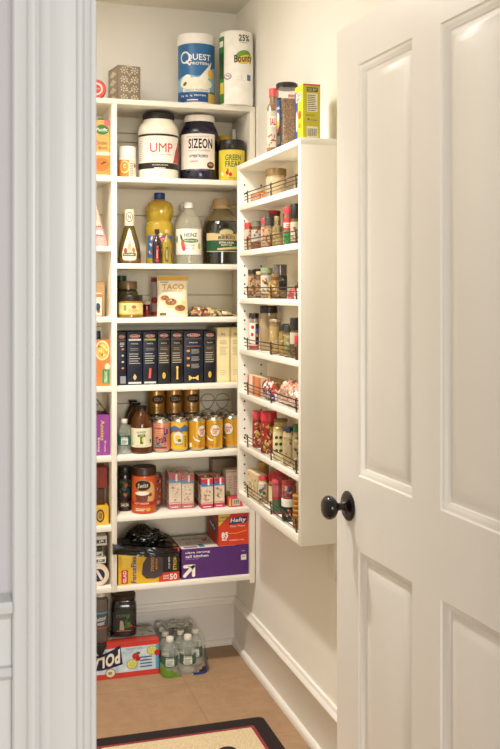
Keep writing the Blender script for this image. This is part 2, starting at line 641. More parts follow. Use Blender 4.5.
for side, y in ((1, 0.0), (-1, DT)):
    rose = turned([(0, 0.0005), (.034, .0005), (.0345, .003), (.032, .006), (.026, .008), (.018, .009), (.013, .012), (.011, .016), (0, .016)],
                  BRONZE, 'knob_rose', door, side, (.0635, y, .915))
    turned([(0.0, .015), (.0095, .015), (.0085, .024), (.0105, .031), (.019, .035), (.0255, .041), (.0275, .048), (.0265, .055), (.021, .061), (.012, .064), (0, .065)],
           BRONZE, 'door_knob', door, side, (.0635, y, .915))
b = B(); b.box(-.0012, .0005, .004, .031, .84, .97, BRONZE); b.build('latch_plate', door)
for hz in (.2, 1.0, 1.8):
    b = B(); b.lathe([(0, 0), (.007, 0), (.007, .09), (0, .09)], BRONZE, 16); o = b.build('hinge', door); o.location = (DW + .004, DT / 2, hz)

# ================================================================== fitted shelving
SH = dict(T=2.11, A=1.83, B=1.516, C=1.319, D=1.0716, E=.82, F=.602, G=.3496)
LSH = dict(T=2.11, A=1.83, B=1.578, C=1.322, D=1.0716, E=.82, F=.569, G=.3496)
CF, CBK, TH = 3.42, 3.669, .019
XD0, XD1, XR0, XR1, XL0 = .516, .535, 1.036, 1.056, -.009
cab = root('pantry_shelving', 'tall white built-in shelving unit filling the back wall of the pantry', 'shelving', (XD1, CF, 0))


def cpart(name, f):
    b = B(); f(b); o = b.build(name, cab); o.location = (-XD1, -CF, 0); return o


G0 = SH['G'] - TH
cpart('side_panel', lambda b: b.box(XR0, XR1, CF, CBK, G0 - .012, SH['T'] - TH, SHELFP, .0012))
cpart('side_panel', lambda b: b.box(XL0 - TH, XL0, CF, CBK, G0 - .012, SH['T'] - TH, SHELFP, .0012))
cpart('divider', lambda b: b.box(XD0, XD1, CF, CBK, G0, SH['T'] - TH, SHELFP, .0012))
cpart('top_board', lambda b: b.box(XL0 - TH, XR1, CF - .001, CBK, SH['T'] - TH, SH['T'], SHELFP, .0015))
for k in 'ABCDEFG':
    cpart('shelf', lambda b: b.box(XD1, XR0, CF + .002, CBK, SH[k] - TH, SH[k], SHELFP, .0015))
    cpart('shelf', lambda b: b.box(XL0, XD0, CF + .002, CBK, LSH[k] - TH, LSH[k], SHELFP, .0015))


def backboards(b):
    zs = [G0, .70, .98, 1.28, 1.40, 1.71, 1.993, 2.028, SH['T'] - TH]
    for a, c in zip(zs, zs[1:]):
        b.box(XL0 - TH, XR1, CBK, CBK + .012, a + .0012, c - .0012, BACKP, .0015)


cpart('back_panel', backboards)

# ================================================================== spice rack on the right wall
RX, RB, RY0, RY1 = .938, 1.044, 2.593, 3.256
RTOP, RBOT = 1.862, .677
RS = [1.720, 1.558, 1.392, 1.2135, 1.060, .879, .7065]
rack = root('spice_rack', 'shallow white spice rack with eight boards and bronze wire guards on the right wall', 'spice rack', (RX, RY0, RBOT))


def rpart(name, f, label=None):
    b = B(); f(b); o = b.build(name, rack, label); o.location = (-RX, -RY0, -RBOT); return o


def holes(b, yface, sgn):
    """shelf-pin holes as dark discs, the shade inside them put into the colour"""
    hm = M('#1a1511', 0.7, var=0)  # near-black paints the shade inside each pin hole
    for xx in (RX + .022, RX + .084):
        z = RBOT + .06
        while z < RTOP - .05:
            if all(abs(z - (s - .01)) > .02 for s in RS):
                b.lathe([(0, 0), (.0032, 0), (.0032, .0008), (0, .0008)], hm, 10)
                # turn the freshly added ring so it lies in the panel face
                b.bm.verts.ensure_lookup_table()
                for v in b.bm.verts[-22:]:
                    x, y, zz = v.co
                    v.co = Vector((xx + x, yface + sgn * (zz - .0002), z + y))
            z += .032


def near_side(b): b.box(RX, 1.056, RY0, RY0 + TH, RBOT, RTOP, SHELFP, .0015)


def far_side(b):
    b.box(RX, 1.056, RY1 - TH, RY1, RBOT, RTOP, SHELFP, .0015)
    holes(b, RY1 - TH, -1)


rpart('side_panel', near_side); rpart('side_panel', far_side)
rpart('back_panel', lambda b: b.box(RB, 1.056, RY0 + TH, RY1 - TH, RBOT, RTOP - TH, BACKP))
rpart('top_board', lambda b: b.box(RX - .001, 1.056, RY0 - .001, RY1 + .001, RTOP - TH, RTOP + .0005, SHELFP, .0015))
WIRE = M('#4a382a', 0.35, 0.5)
for i, z in enumerate(RS):
    if i < 6:
        rpart('shelf', lambda b: b.box(RX + .002, RB, RY0 + TH, RY1 - TH, z - TH, z, SHELFP, .0012))
    else:
        rpart('shelf', lambda b: b.box(RX, RB, RY0 + TH, RY1 - TH, RBOT, z, SHELFP, .0012))

    def guard(b):
        xw = RX + .0028
        ya, yb = RY0 + .026, RY1 - .075
        for dz, r in ((.036, .0019), (.024, .0012), (.013, .0012)):
            if dz > .03:   # the top wire turns back into the unit at both ends
                pts = [(xw + .010, ya, z + dz), (xw + .006, ya, z + dz), (xw, ya + .006, z + dz)]
                pts += [(xw, ya + (yb - ya) * k / 8 + .004, z + dz) for k in range(1, 8)]
                pts += [(xw, yb - .006, z + dz), (xw + .006, yb, z + dz), (xw + .010, yb, z + dz)]
            else:
                pts = [(xw + .009, ya, z + dz), (xw, ya + .004, z + dz), (xw, yb - .004, z + dz), (xw + .009, yb, z + dz)]
            b.tube(pts, r, WIRE, 6)
        for yy in (ya + .02, 2.877, yb - .045):
            b.tube([(xw + .001, yy, z + .042), (xw - .001, yy, z + .036), (xw + .0015, yy + .003, z + .024), (xw + .0015, yy + .003, z + .012), (xw + .0015, yy, z + .0032)], .0024, WIRE, 6)
            b.box(xw - .001, xw + .0045, yy - .004, yy + .004, z, z + .002, WIRE)
    rpart('guard_rail', guard)
b = B(); b.box(RW - .014, RW - .0005, 2.60, 2.652, .565, RBOT - .001, SHELFP, .001)
tag(b.build('wall_cleat'), 'short white wooden cleat on the wall just below the spice rack', 'cleat')

# ================================================================== rug
RUGB = speckle('rug_dark_border', ['#1c0f10', '#241414', '#150b0b', '#2a1718'], 500, 0.95, 0.5)
RUGR = speckle('rug_red_line', ['#8e2f38', '#a13a42', '#7d2830'], 500, 0.95, 0.5)
RUGC = speckle('rug_cream_field', ['#d9c39c', '#cfb88f', '#e2cfa9', '#c9b088'], 500, 0.95, 0.5)
rug = root('rug', 'cream rug with dark brown border and red inner line on the floor', 'rug', (.66, 2.5, 0))
rx0, rx1, ry0, ry1 = -.31, .292, -.385, .502


def rounded(x0, x1, y0, y1, r, n=5):
    P = []
    for cx, cy, a0 in ((x1 - r, y1 - r, 0), (x0 + r, y1 - r, 90), (x0 + r, y0 + r, 180), (x1 - r, y0 + r, 270)):
        for k in range(n + 1):
            a = math.radians(a0 + 90 * k / n); P.append((cx + r * math.cos(a), cy + r * math.sin(a)))
    return P


b = B(); b.extrude(rounded(rx0, rx1, ry0, ry1, .02), (0, 0, .0005), (1, 0, 0), (0, 1, 0), (0, 0, .008), RUGB); b.build('border', rug)
b = B(); b.extrude(rounded(rx0 + .048, rx1 - .048, ry0 + .048, ry1 - .055, .006), (0, 0, .0086), (1, 0, 0), (0, 1, 0), (0, 0, .001), RUGR); b.build('red_line', rug)
b = B(); b.extrude(rounded(rx0 + .060, rx1 - .060, ry0 + .060, ry1 - .070, .004), (0, 0, .0097), (1, 0, 0), (0, 1, 0), (0, 0, .001), RUGC); b.build('field', rug)
for q in ((.118, .305, .028, .026, RUGB), (-.14, .305, .028, .026, RUGB), (0, .08, .09, .12, RUGR), (.118, -.2, .028, .026, RUGB), (-.14, -.2, .028, .026, RUGB)):
    pr = Print(topmap(.0108)); pr.ell(*q, 0, 20); pr.done('motif', rug)

# ================================================================== makers of packages
def rnd_item(name, label, cat, px0, px1, pyt, Yc, zb, body, bm_, cap, cm, group=None, sq=2.0, n=32, capname='lid', bname='body', h=None):
    """turned container. body/cap: [(radius fraction, height fraction)]"""
    X0, X1 = X_at(px0, Yc), X_at(px1, Yc)
    R = (X1 - X0) / 2 * .985; xc = (X0 + X1) / 2
    H = h if h else Z_at((px0 + px1) / 2, pyt, Yc + (-.85 if pyt < HORIZON else .6) * R) - zb
    r = root(name, label, cat, (xc, Yc, zb + .0004), facing(xc, Yc), group)
    P = [(a * R, c * H) for a, c in body]
    b = B(); b.lathe(P, bm_, n, sq=sq); b.build(bname, r)
    if cap:
        b = B(); b.lathe([(a * R, c * H) for a, c in cap], cm, n); b.build(capname, r)
    return r, R, H, P


def cyl_print(R, seg=.006): return Print(cylmap(R), seg)


def carton(name, label, cat, px0, px1, pyt, Yf, zb, depth, cols, group=None, bev=.0012, rz=0.0, h=None, front=None, left=None, top=None, W=None):
    """box whose front-left-bottom edge stands at the plane Yf; local x to the right, y into the shelf"""
    X0, X1 = X_at(px0, Yf), X_at(px1, Yf)
    if Yf > 3.4:      # keep inside the bay
        if X1 > .545: X0, X1 = max(X0, XD1 + .0015), min(X1, XR0 - .0015)
        else: X1 = min(X1, XD0 - .0015)
    w = W or (X1 - X0)
    H = h if h else Z_at((px0 + px1) / 2, pyt, Yf) - zb
    r = root(name, label, cat, (X0, Yf, zb + .0004), rz, group)
    b = B(); b.box(0, w, 0, depth, 0, H, cols, bev); b.build('carton', r)
    if front:
        p = Print(lambda u, v, e: (u, -e, v)); front(p, w, H); p.done('front_print', r)
    if left:
        p = Print(lambda u, v, e: (-e, depth - u, v)); left(p, depth, H); p.done('side_print', r)
    if top:
        p = Print(lambda u, v, e: (u, v, H + e)); top(p, w, depth); p.done('top_print', r)
    return r, w, H


LIDK = lambda z0, z1, r=1.0: [(0, z0), (r * .97, z0), (r, z0 + .01), (r, z1 - .02), (r * .94, z1), (0, z1)]


def ribbed(b, r, z0, z1, m, n=40):
    """grip ribs round a cap"""
    for k in range(n):
        a = 2 * math.pi * k / n
        c, d = math.cos(a), math.sin(a)
        b.add([(r * c - .0005 * d, r * d + .0005 * c, z0), (r * c + .0005 * d, r * d - .0005 * c, z0), (r * c + .0007 * c, r * d + .0007 * d, (z0 + z1) / 2),
               (r * c + .0005 * d, r * d - .0005 * c, z1), (r * c - .0005 * d, r * d + .0005 * c, z1)], [[0, 1, 2], [1, 3, 2], [3, 4, 2], [4, 0, 2]], m)


# ================================================================== top board
T = SH['T']
# blue and white powder tub
r, R, H, P = rnd_item('protein_tub', 'large blue and white protein powder tub standing on the top board beside the paper towels', 'tub', 177.5, 215, 32.8, 3.53, T,
                      [(0, 0), (.95, 0), (.98, .015), (.98, .10), (.975, .11), (.975, .86), (.98, .87), (.96, .875), (0, .875)], WHITE,
                      [(0, .86), (.97, .86), (1.0, .87), (1.0, .965), (.96, .995), (.9, 1.0), (.86, .985), (0, .985)], M('#f5f2ea', .45))
BL, BL2 = M('#2f6a9e', .35), M('#1d4c86', .35)
p = cyl_print(R * .985)
w = R * 2.6
p.rect(-w / 2, w / 2, H * .10, H * .85, BL)
p.rect(-w / 2, w / 2, H * .05, H * .175, BL2, 1)
p.rect(R * .65, R * 1.25, H * .05, H * .175, M('#e2b84a'), 1.5)
p.poly([(-w / 2, H * .20), (w / 2, H * .20), (w / 2, H * .55), (R * .7, H * .50), (R * .4, H * .42), (0, H * .40), (-R * .5, H * .43), (-w / 2, H * .36)], M('#8fb7d0'), 1)
p.ell(0, H * .30, R * .95, H * .085, M('#f0ead2'), 2); p.ell(-R * .6, H * .36, R * .35, H * .05, M('#f4efdc'), 2.4, rot=.6)
p.poly([(R * .1, H * .37), (R * .9, H * .62), (R * .75, H * .48), (R * .95, H * .50), (R * .5, H * .32)], M('#f4efdc'), 2.6)
p.ell(-R * .62, H * .30, R * .13, H * .022, M('#6b5538'), 3, rot=.7)
p.ell(R * .82, H * .44, R * .2, H * .07, M('#eec24e'), 3)
p.text('QUEST', R * .12, H * .655, R * 1.35, H * .10, WHITE, 2, .03); p.ell(-R * .62, H * .66, R * .30, H * .085, WHITE, 2.2); p.ell(-R * .62, H * .66, R * .22, H * .062, BL, 2.6)
p.poly([(-R * .6, H * .60), (-R * .52, H * .62), (-R * .28, H * .555), (-R * .36, H * .545)], WHITE, 3)
p.text('PROTEIN', R * .18, H * .575, R * 1.0, H * .038, WHITE, 2, .03)
p.rect(-R * .75, R * .75, H * .19, H * .235, M('#e9e4d2'), 3); p.text('VANILLA MILKSHAKE', 0, H * .212, R * 1.3, H * .022, BL2, 4)
p.text('23g  3g  1g  PROTEIN', -R * .2, H * .135, R * 1.4, H * .028, WHITE, 3, .03); p.bars(-R * .5, R * .3, H * .07, H * .1, 1, WHITE, 3)
p.done('label', r)

# paper towel roll in its film
r, R, H, P = rnd_item('paper_towel_roll', 'tall white paper towel roll in printed film at the right end of the top board', 'paper towel roll', 219.6, 252.8, 29.5, 3.45, T,
                      [(0, 0), (.93, .0), (1.0, .03), (1.0, .5), (.985, .93), (.95, .985), (.80, 1.0), (.3, .995), (.25, .96), (0, .96)], M('#f6f2e8', .55), None, None, bname='roll')
b = B(); b.lathe([(R * .31, H * .9), (R * .31, H * 1.0), (R * .26, H * 1.0), (R * .26, H * .9)], M('#b79a70', .8), 20); b.build('core', r)
p = cyl_print(R * 1.0)
p.text('25%', R * .48, H * .885, R * .68, H * .085, INK, 1, .03); p.text('More', R * .45, H * .825, R * .5, H * .022, GREY, 1)
p.ell(R * .5, H * .62, R * .55, H * .08, M('#e8a03c'), 1, rot=.25); p.ell(R * .45, H * .655, R * .48, H * .065, M('#6fa03c'), 1.5, rot=.25)
p.ell(R * .55, H * .605, R * .48, H * .055, M('#eecb66'), 2, rot=.25)
p.text('Bounty', R * .46, H * .60, R * 1.2, H * .13, M('#3a2418'), 3, .04, .15, .12)
p.rect(R * .38, R * .95, H * .32, H * .40, M('#5577a0'), 1); p.rect(R * .0, R * .66, H * .315, H * .405, M('#f7f4ec'), 1.5)
p.bars(R * .0, R * .66, H * .318, H * .40, 2, M('#c8c2b2'), 2, fill=.06); p.rect(R * .30, R * .32, H * .32, H * .40, M('#c8c2b2'), 2)
p.ell(-R * .52, H * .37, R * .26, H * .045, M('#b79ab8'), 1); p.ell(-R * .52, H * .375, R * .18, H * .03, M('#f2eee6'), 2); p.text('90', -R * .5, H * .375, R * .22, H * .03, INK, 3)
p.rect(-R * 1.45, -R * .78, H * .02, H * .92, M('#3e7a3a'), 1); p.rect(-R * 1.2, -R * .85, H * .35, H * .7, M('#2a4a2a'), 2)
p.rect(-R * 1.2, -R * .8, H * .15, H * .3, M('#d9c445'), 2); p.rect(-R * 1.3, -R * .85, H * .78, H * .86, M('#e9e6da'), 2)
p.done('film_print', r)

# damask tissue box
X0 = X_at(118, 3.47)
r = root('tissue_box', 'taupe cube tissue box with cream scroll pattern on the top board', 'tissue box', (X0, 3.47, T + .0004), math.radians(9))
w = X_at(141.5, 3.47) - X0; H = Z_at(130, 65.5, 3.47) - T
TAU = M('#8a7a66', .55); CRM = M('#d9cdb2', .55)
b = B(); b.box(0, w, 0, w * 1.35, 0, H, TAU, .0015); b.build('carton', r)


def scrolls(p, w, h):
    rr = random.Random(3)
    for j in range(4):
        for i in range(2):
            cu, cv = w * (.27 + .46 * i), h * (.12 + .25 * j)
            for k in range(7):
                a = k / 7 * 6.283 + j
                p.ell(cu + w * .13 * math.cos(a), cv + h * .075 * math.sin(a), w * .05, h * .016, CRM, 1, 8, a + .6)
            p.ell(cu, cv, w * .05, h * .03, CRM, 1, 10); p.ell(cu, cv, w * .025, h * .012, TAU, 2, 8)
    for j in range(5):
        cv = h * (.02 + .24 * j)
        for q in range(-3, 4):
            p.ell(w / 2 + q * w * .035, min(h * .97, max(h * .02, cv + .004 * abs(q))), w * .03, h * .012, CRM, 1, 7, .5 * q)


p = Print(lambda u, v, e: (u, -e, v)); scrolls(p, w, H); p.done('front_print', r)
p = Print(lambda u, v, e: (-e, w * 1.35 - u, v)); p.rect(w * .12, w * 1.25, H * .06, H * .94, M('#a39176'), 0)
for j in range(4): p.poly([(w * .2, H * (.12 + .22 * j)), (w * .65, H * (.06 + .22 * j)), (w * 1.15, H * (.12 + .22 * j)), (w * .65, H * (.24 + .22 * j))], CRM, 1)
p.done('side_print', r)
p = Print(topmap(H)); p.ell(w / 2, w * .68, w * .3, w * .4, CREAM, 0); p.ell(w / 2, w * .68, w * .2, w * .05, WHITE, 1); p.done('top_print', r)

# red tin standing on its edge, left column
Yr = 3.47; xr = X_at(96.5, Yr); Rr = .034
r = root('round_red_tin', 'round red tin standing on edge at the left of the top board', 'tin', (xr, Yr, T + Rr + .0006), facing(xr, Yr))
b = B(); b.lathe([(0, 0), (Rr * .96, 0), (Rr, .002), (Rr, .03), (Rr * .95, .033), (Rr * .88, .031), (0, .031)], M('#d0423c', .35, coat=.4), 36)
o = b.build('body', r); o.rotation_euler = (math.radians(90), 0, 0)
p = Print(lambda u, v, e: (u, -.031 - e, v)); p.ell(0, 0, Rr * .66, Rr * .66, M('#efd9c4'), 1, 28); p.ell(0, 0, Rr * .48, Rr * .48, M('#c9332f'), 2, 28)
p.text('MINTS', 0, 0, Rr * .7, Rr * .16, CREAM, 3, .02); p.done('label', r)

# ================================================================== shelf A
A = SH['A']
r, R, H, P = rnd_item('vitamin_bottle', 'small white pill bottle with an orange label on the upper shelf', 'pill bottle', 118.3, 136, 146, 3.50, A,
                      [(0, 0), (.95, 0), (1, .02), (1, .60), (.97, .64), (.9, .66), (.9, .70), (0, .70)], M('#f3efe4', .4),
                      [(0, .66), (.95, .66), (.97, .68), (.97, .95), (.9, 1.0), (0, 1.0)], M('#f4f0e6', .4))
OR = M('#e88a2c', .45)
p = cyl_print(R); p.rect(-R * 1.5, R * .2, H * .02, H * .57, OR); p.rect(R * .2, R * 1.3, H * .02, H * .57, M('#ece4cc'))
p.ell(-R * .3, H * .35, R * .55, H * .20, M('#f7ddaa'), 1); p.ell(-R * .3, H * .35, R * .46, H * .165, M('#f09a3a'), 2)
p.text('C', -R * .3, H * .37, R * .3, H * .12, WHITE, 3, .03)
p.bars(R * .3, R * .85, H * .08, H * .5, 8, GREY, 1); p.ell(R * 1.0, H * .40, R * .16, H * .07, M('#c8452c'), 1); p.done('label', r)

r, R, H, P = rnd_item('protein_jar', 'wide cream jar with black lid and large red letters on its label', 'jar', 138, 178.3, 110.8, 3.52, A,
                      [(0, 0), (.95, 0), (1, .02), (1, .14), (.985, .15), (.985, .66), (1, .67), (.995, .74), (.93, .80), (.78, .86), (.745, .88), (.745, .93), (0, .93)], M('#eee6d2', .4),
                      [(0, .895), (.76, .895), (.775, .90), (.775, .98), (.74, 1.0), (0, 1.0)], M('#191512', .35))
b = B(); ribbed(b, R * .775, H * .905, H * .975, M('#191512', .35)); b.build('grip_ribs', [c for c in bpy.data.objects if c.parent == r and c.name.startswith('lid')][0])
p = cyl_print(R * .988); w = R * 2.7
p.rect(-w / 2, w / 2, H * .135, H * .655, M('#f0e9da', .35)); p.rect(-w / 2, w / 2, H * .145, H * .235, M('#251d18'), 1)
p.rect(-w / 2, w / 2, H * .63, H * .66, M('#251d18'), 1); p.poly([(R * .8, H * .24), (R * 1.35, H * .24), (R * 1.35, H * .6), (R * .98, H * .42)], M('#c0453e'), 1)
p.text('UMP', R * .17, H * .455, R * 1.16, H * .135, M('#d3382c', .4), 2, .0)
p.text('PROTEIN MIX', R * .16, H * .355, R * 1.05, H * .022, GREY, 2); p.text('BEVERLY', -R * .15, H * .575, R * .5, H * .02, GREY, 2)
p.text('VANILLA', -R * .18, H * .262, R * .36, H * .018, M('#d3382c'), 2)
p.bars(-R * 1.15, -R * .8, H * .28, H * .58, 11, M('#b3aa98'), 1, fill=.3); p.text('NATURAL FLAVOR', R * .1, H * .20, R * .8, H * .02, CREAM, 2); p.bars(-R * .2, R * .5, H * .15, H * .175, 1, CREAM, 2)
p.text('NET WT 32 OZ', -R * .05, H * .07, R * .8, H * .03, GREY, 1)
p.done('label', r)

r, R, H, P = rnd_item('supplement_jar', 'dark purple jar with white lid and bold black letters on its label', 'jar', 180.4, 218.0, 114.2, 3.53, A,
                      [(0, 0), (.94, 0), (1, .03), (1, .17), (.985, .18), (.985, .70), (1, .71), (.98, .76), (.9, .82), (.80, .87), (.77, .89), (.77, .95), (0, .95)], M('#130f26', .25, coat=.3),
                      [(0, .905), (.79, .905), (.80, .915), (.80, .98), (.77, 1.0), (0, 1.0)], M('#efe6d6', .4))
b = B(); ribbed(b, R * .80, H * .92, H * .975, M('#efe6d6', .4)); b.build('grip_ribs', [c for c in bpy.data.objects if c.parent == r and c.name.startswith('lid')][0])
p = cyl_print(R * .988); w = R * 2.5
p.rect(-w / 2, R * .92, H * .175, H * .705, M('#ecdfd0', .4)); p.text('SIZEON', R * .07, H * .555, R * 1.3, H * .15, M('#15100e'), 2, .05)
p.text('MUSCLE VOLUMIZER', R * .02, H * .45, R * 1.15, H * .022, M('#7a6aa0'), 2); p.text('HYPERTROPHY', -R * .03, H * .365, R * 1.0, H * .045, M('#2c2466'), 2, .04)
p.text('GRAPE', -R * .28, H * .285, R * .42, H * .025, M('#b02c5a'), 2, .02); p.text('ENHANCES', -R * .1, H * .66, R * 1.2, H * .018, GREY, 2)
p.ell(R * .62, H * .235, R * .22, H * .05, M('#2d3a44'), 2, rot=.1); p.ell(R * .62, H * .24, R * .14, H * .02, M('#c8763c'), 3)
p.text('DIETARY SUPPLEMENT', -R * .1, H * .16, R * 1.2, H * .02, M('#8f8ab0'), 2)
p.done('label', r)

r, R, H, P = rnd_item('green_powder_tub', 'yellow powder tub with black lid and green letters, beside the rack', 'tub', 219, 244.5, 139.5, 3.475, A,
                      [(0, 0), (.96, 0), (1, .02), (1, .76), (.96, .78), (0, .78)], M('#d9c23a', .45),
                      [(0, .75), (1.0, .75), (1.02, .76), (1.02, .93), (.95, 1.0), (0, 1.0)], M('#1b1814', .3))
p = cyl_print(R); GR = M('#1e5a38', .4)
p.rect(-R * 1.3, R * 1.3, H * .03, H * .73, M('#e0c83e', .4)); p.text('GREEN', R * .12, H * .56, R * 1.25, H * .14, GR, 2, .03); p.text('FREAK', R * .12, H * .40, R * 1.25, H * .14, GR, 2, .03)
p.ell(-R * .35, H * .19, R * .12, H * .055, RED, 2); p.ell(-R * .1, H * .15, R * .12, H * .05, RED, 2); p.ell(-R * .3, H * .26, R * .06, H * .04, M('#5a8a2a'), 2, rot=.6)
p.ell(-R * .78, H * .16, R * .1, H * .04, WHITE, 2); p.text('APPLE', 0, H * .06, R * .5, H * .03, INK, 2); p.done('label', r)

r, R, H, P = rnd_item('yellow_lid_jar', 'jar with a yellow lid, half hidden behind the yellow powder tub', 'jar', 217.5, 232, 135.5, 3.59, A,
                      [(0, 0), (.95, 0), (1, .03), (1, .76), (.9, .82), (0, .82)], M('#2e2620', .3), [(0, .80), (1, .80), (1, .97), (.95, 1), (0, 1)], M('#c8a42e', .4))
r, R, H, P = rnd_item('white_spice_bottle', 'slim white plastic bottle at the back corner of the upper shelf', 'bottle', 231, 236.4, 129, 3.60, A,
                      [(0, 0), (.95, 0), (1, .02), (1, .70), (.8, .76), (0, .76)], M('#e8e2d4', .4), [(0, .76), (.8, .76), (.8, .97), (.7, 1), (0, 1)], M('#f0ece0', .4))


def broth_front(p, w, h):
    p.rect(0, w, 0, h * .42, M('#dd8a3c')); p.rect(0, w, h * .42, h, M('#e3a85a')); p.rect(0, w, h * .38, h * .44, M('#ead9b4'), 1)
    p.ell(w * .73, h * .83, w * .25, h * .09, M('#3d7a3a'), 1); p.text('Pacific', w * .72, h * .83, w * .42, h * .06, WHITE, 3, .02, .1)
    p.text('Chicken', w * .70, h * .60, w * .44, h * .07, M('#6a3a1c'), 2, .01); p.text('Broth', w * .76, h * .51, w * .32, h * .06, M('#6a3a1c'), 2, .01)
    p.rect(w * .8, w, h * .90, h, M('#d9696a'), 2); p.rect(0, w, 0, h * .04, M('#efe0bc'), 2)
    p.ell(w * .70, h * .22, w * .28, h * .12, M('#c96f28'), 1); p.ell(w * .75, h * .24, w * .1, h * .015, M('#4a5a22'), 2, rot=.4); p.ell(w * .82, h * .26, w * .08, h * .012, M('#5a6a2a'), 2, rot=-.3)


r, w, H = carton('broth_carton', 'orange soup broth carton with a green cap in the narrow left bay', 'carton', 82.5, 109.5, 119.8, 3.46, LSH['A'], .065, M('#e0a050', .45), front=broth_front)
b = B(); b.lathe([(0, H), (.0115, H), (.0115, H + .008), (.009, H + .0095), (0, H + .0095)], M('#2f8a5a', .4), 24, cx=w * .72, cy=.03); b.build('cap', r)

# ================================================================== shelf B, bottles
Bz = SH['B']
BOT = lambda px0, px1, pyt, Yc, zb: None
r, R, H, P = rnd_item('dressing_bottle', 'tapered salad dressing bottle with an oval label, first on the bottle shelf', 'bottle', 117.8, 141, 209, 3.50, Bz,
                      [(0, 0), (.9, 0), (.98, .015), (1, .06), (.97, .22), (.86, .38), (.68, .52), (.52, .62), (.42, .69), (.40, .74), (0, .74)], M('#6e5a1e', .12, trans=.35, coat=.5),
                      [(0, .70), (.44, .70), (.44, .98), (.40, 1.0), (0, 1.0)], M('#e9ddbe', .45), capname='cap')
b = B(); b.lathe([(R * .92, .002), (R * .985, .006), (R * 1.004, H * .06), (R * 1.0, H * .10)], M('#7a4a26', .3), 32); b.build('sediment', r)
g = profile_r(P); p = Print(cylmap(g), .005)
LB = M('#efe5c6', .45)
p.poly([(-R * .62, H * .09), (-R * .45, H * .06), (R * .45, H * .06), (R * .62, H * .09), (R * .68, H * .2), (R * .5, H * .38), (R * .22, H * .60), (0, H * .66), (-R * .22, H * .60), (-R * .5, H * .38), (-R * .68, H * .2)], LB, 1)
p.ell(0, H * .33, R * .2, H * .085, M('#c9a27c'), 2); p.ell(0, H * .39, R * .2, H * .035, M('#b8b0a0'), 2.4)
p.poly([(-R * .36, H * .14), (R * .36, H * .14), (R * .25, H * .27), (-R * .25, H * .27)], M('#c8c0a8'), 2)
p.ell(R * .38, H * .25, R * .14, H * .05, M('#d9742c'), 3); p.ell(-R * .35, H * .24, R * .15, H * .05, M('#a8442c'), 3); p.rect(-R * .56, R * .56, H * .135, H * .20, M('#3e5a2e'), 3.5)
p.text('BALSAMIC', 0, H * .168, R * .9, H * .03, CREAM, 4.5, .02); p.text("NEWMAN'S OWN", 0, H * .47, R * .6, H * .03, M('#2c4a7a'), 2, .02)
p.done('label', r)
p = cyl_print(R * .44, .004); p.ell(0, H * .86, R * .30, H * .09, INK, 0, 20); p.ell(0, H * .86, R * .25, H * .075, LB, 1, 20); p.text('N', 0, H * .86, R * .22, H * .08, INK, 2, .03); p.done('cap_print', r)

r, R, H, P = rnd_item('cooking_oil_bottle', 'tall waisted bottle of yellow cooking oil with a blue cap', 'bottle', 145.8, 173.2, 192, 3.575, Bz,
                      [(0, 0), (.9, 0), (1, .02), (1, .42), (.98, .55), (.92, .585), (.84, .60), (.86, .625), (.97, .68), (1, .74), (.98, .80), (.88, .85), (.6, .885), (.38, .90), (.36, .915), (0, .915)],
                      M('#d8b53c', .08, trans=.35, coat=.6, ior=1.3), [(0, .905), (.38, .905), (.40, .91), (.40, .99), (.37, 1), (0, 1)], M('#203a7c', .35), sq=2.6, capname='cap')
b = B()
for j in range(3):
    for k in range(14):
        a = 2 * math.pi * (k + .5 * (j % 2)) / 14; rr = R * .985
        q = (abs(math.cos(a)) ** 2.6 + abs(math.sin(a)) ** 2.6) ** (-1 / 2.6)
        c = Vector((rr * q * math.cos(a), rr * q * math.sin(a), H * (.685 + .05 * j)))
        t = Vector((-math.sin(a), math.cos(a), 0)); nrm = Vector((math.cos(a), math.sin(a), 0))
        b.add([c + t * .006, c + Vector((0, 0, .008)), c - t * .006, c - Vector((0, 0, .008)), c + nrm * .0022], [[0, 1, 4], [1, 2, 4], [2, 3, 4], [3, 0, 4]], M('#d8b53c', .08, trans=.35, coat=.6, ior=1.3), True)
b.build('embossing', r)
p = Print(sqmap(R, 2.6), .006)
p.rect(-R * 1.1, R * 1.1, H * .09, H * .40, M('#3d6aa0')); p.blobs(-R * 1.05, R * 1.05, H * .10, H * .39, [M('#c8342c'), M('#d9a83a'), M('#4a8a3a'), M('#e6dcc0'), M('#8a2c2a'), M('#3a62a8')], 34, .004, .009, 1, 6)
p.rect(-R * .55, R * .55, H * .30, H * .375, M('#c8342c'), 3); p.text('Corn Oil', 0, H * .338, R * .9, H * .05, WHITE, 4, .02)
p.done('label', r)

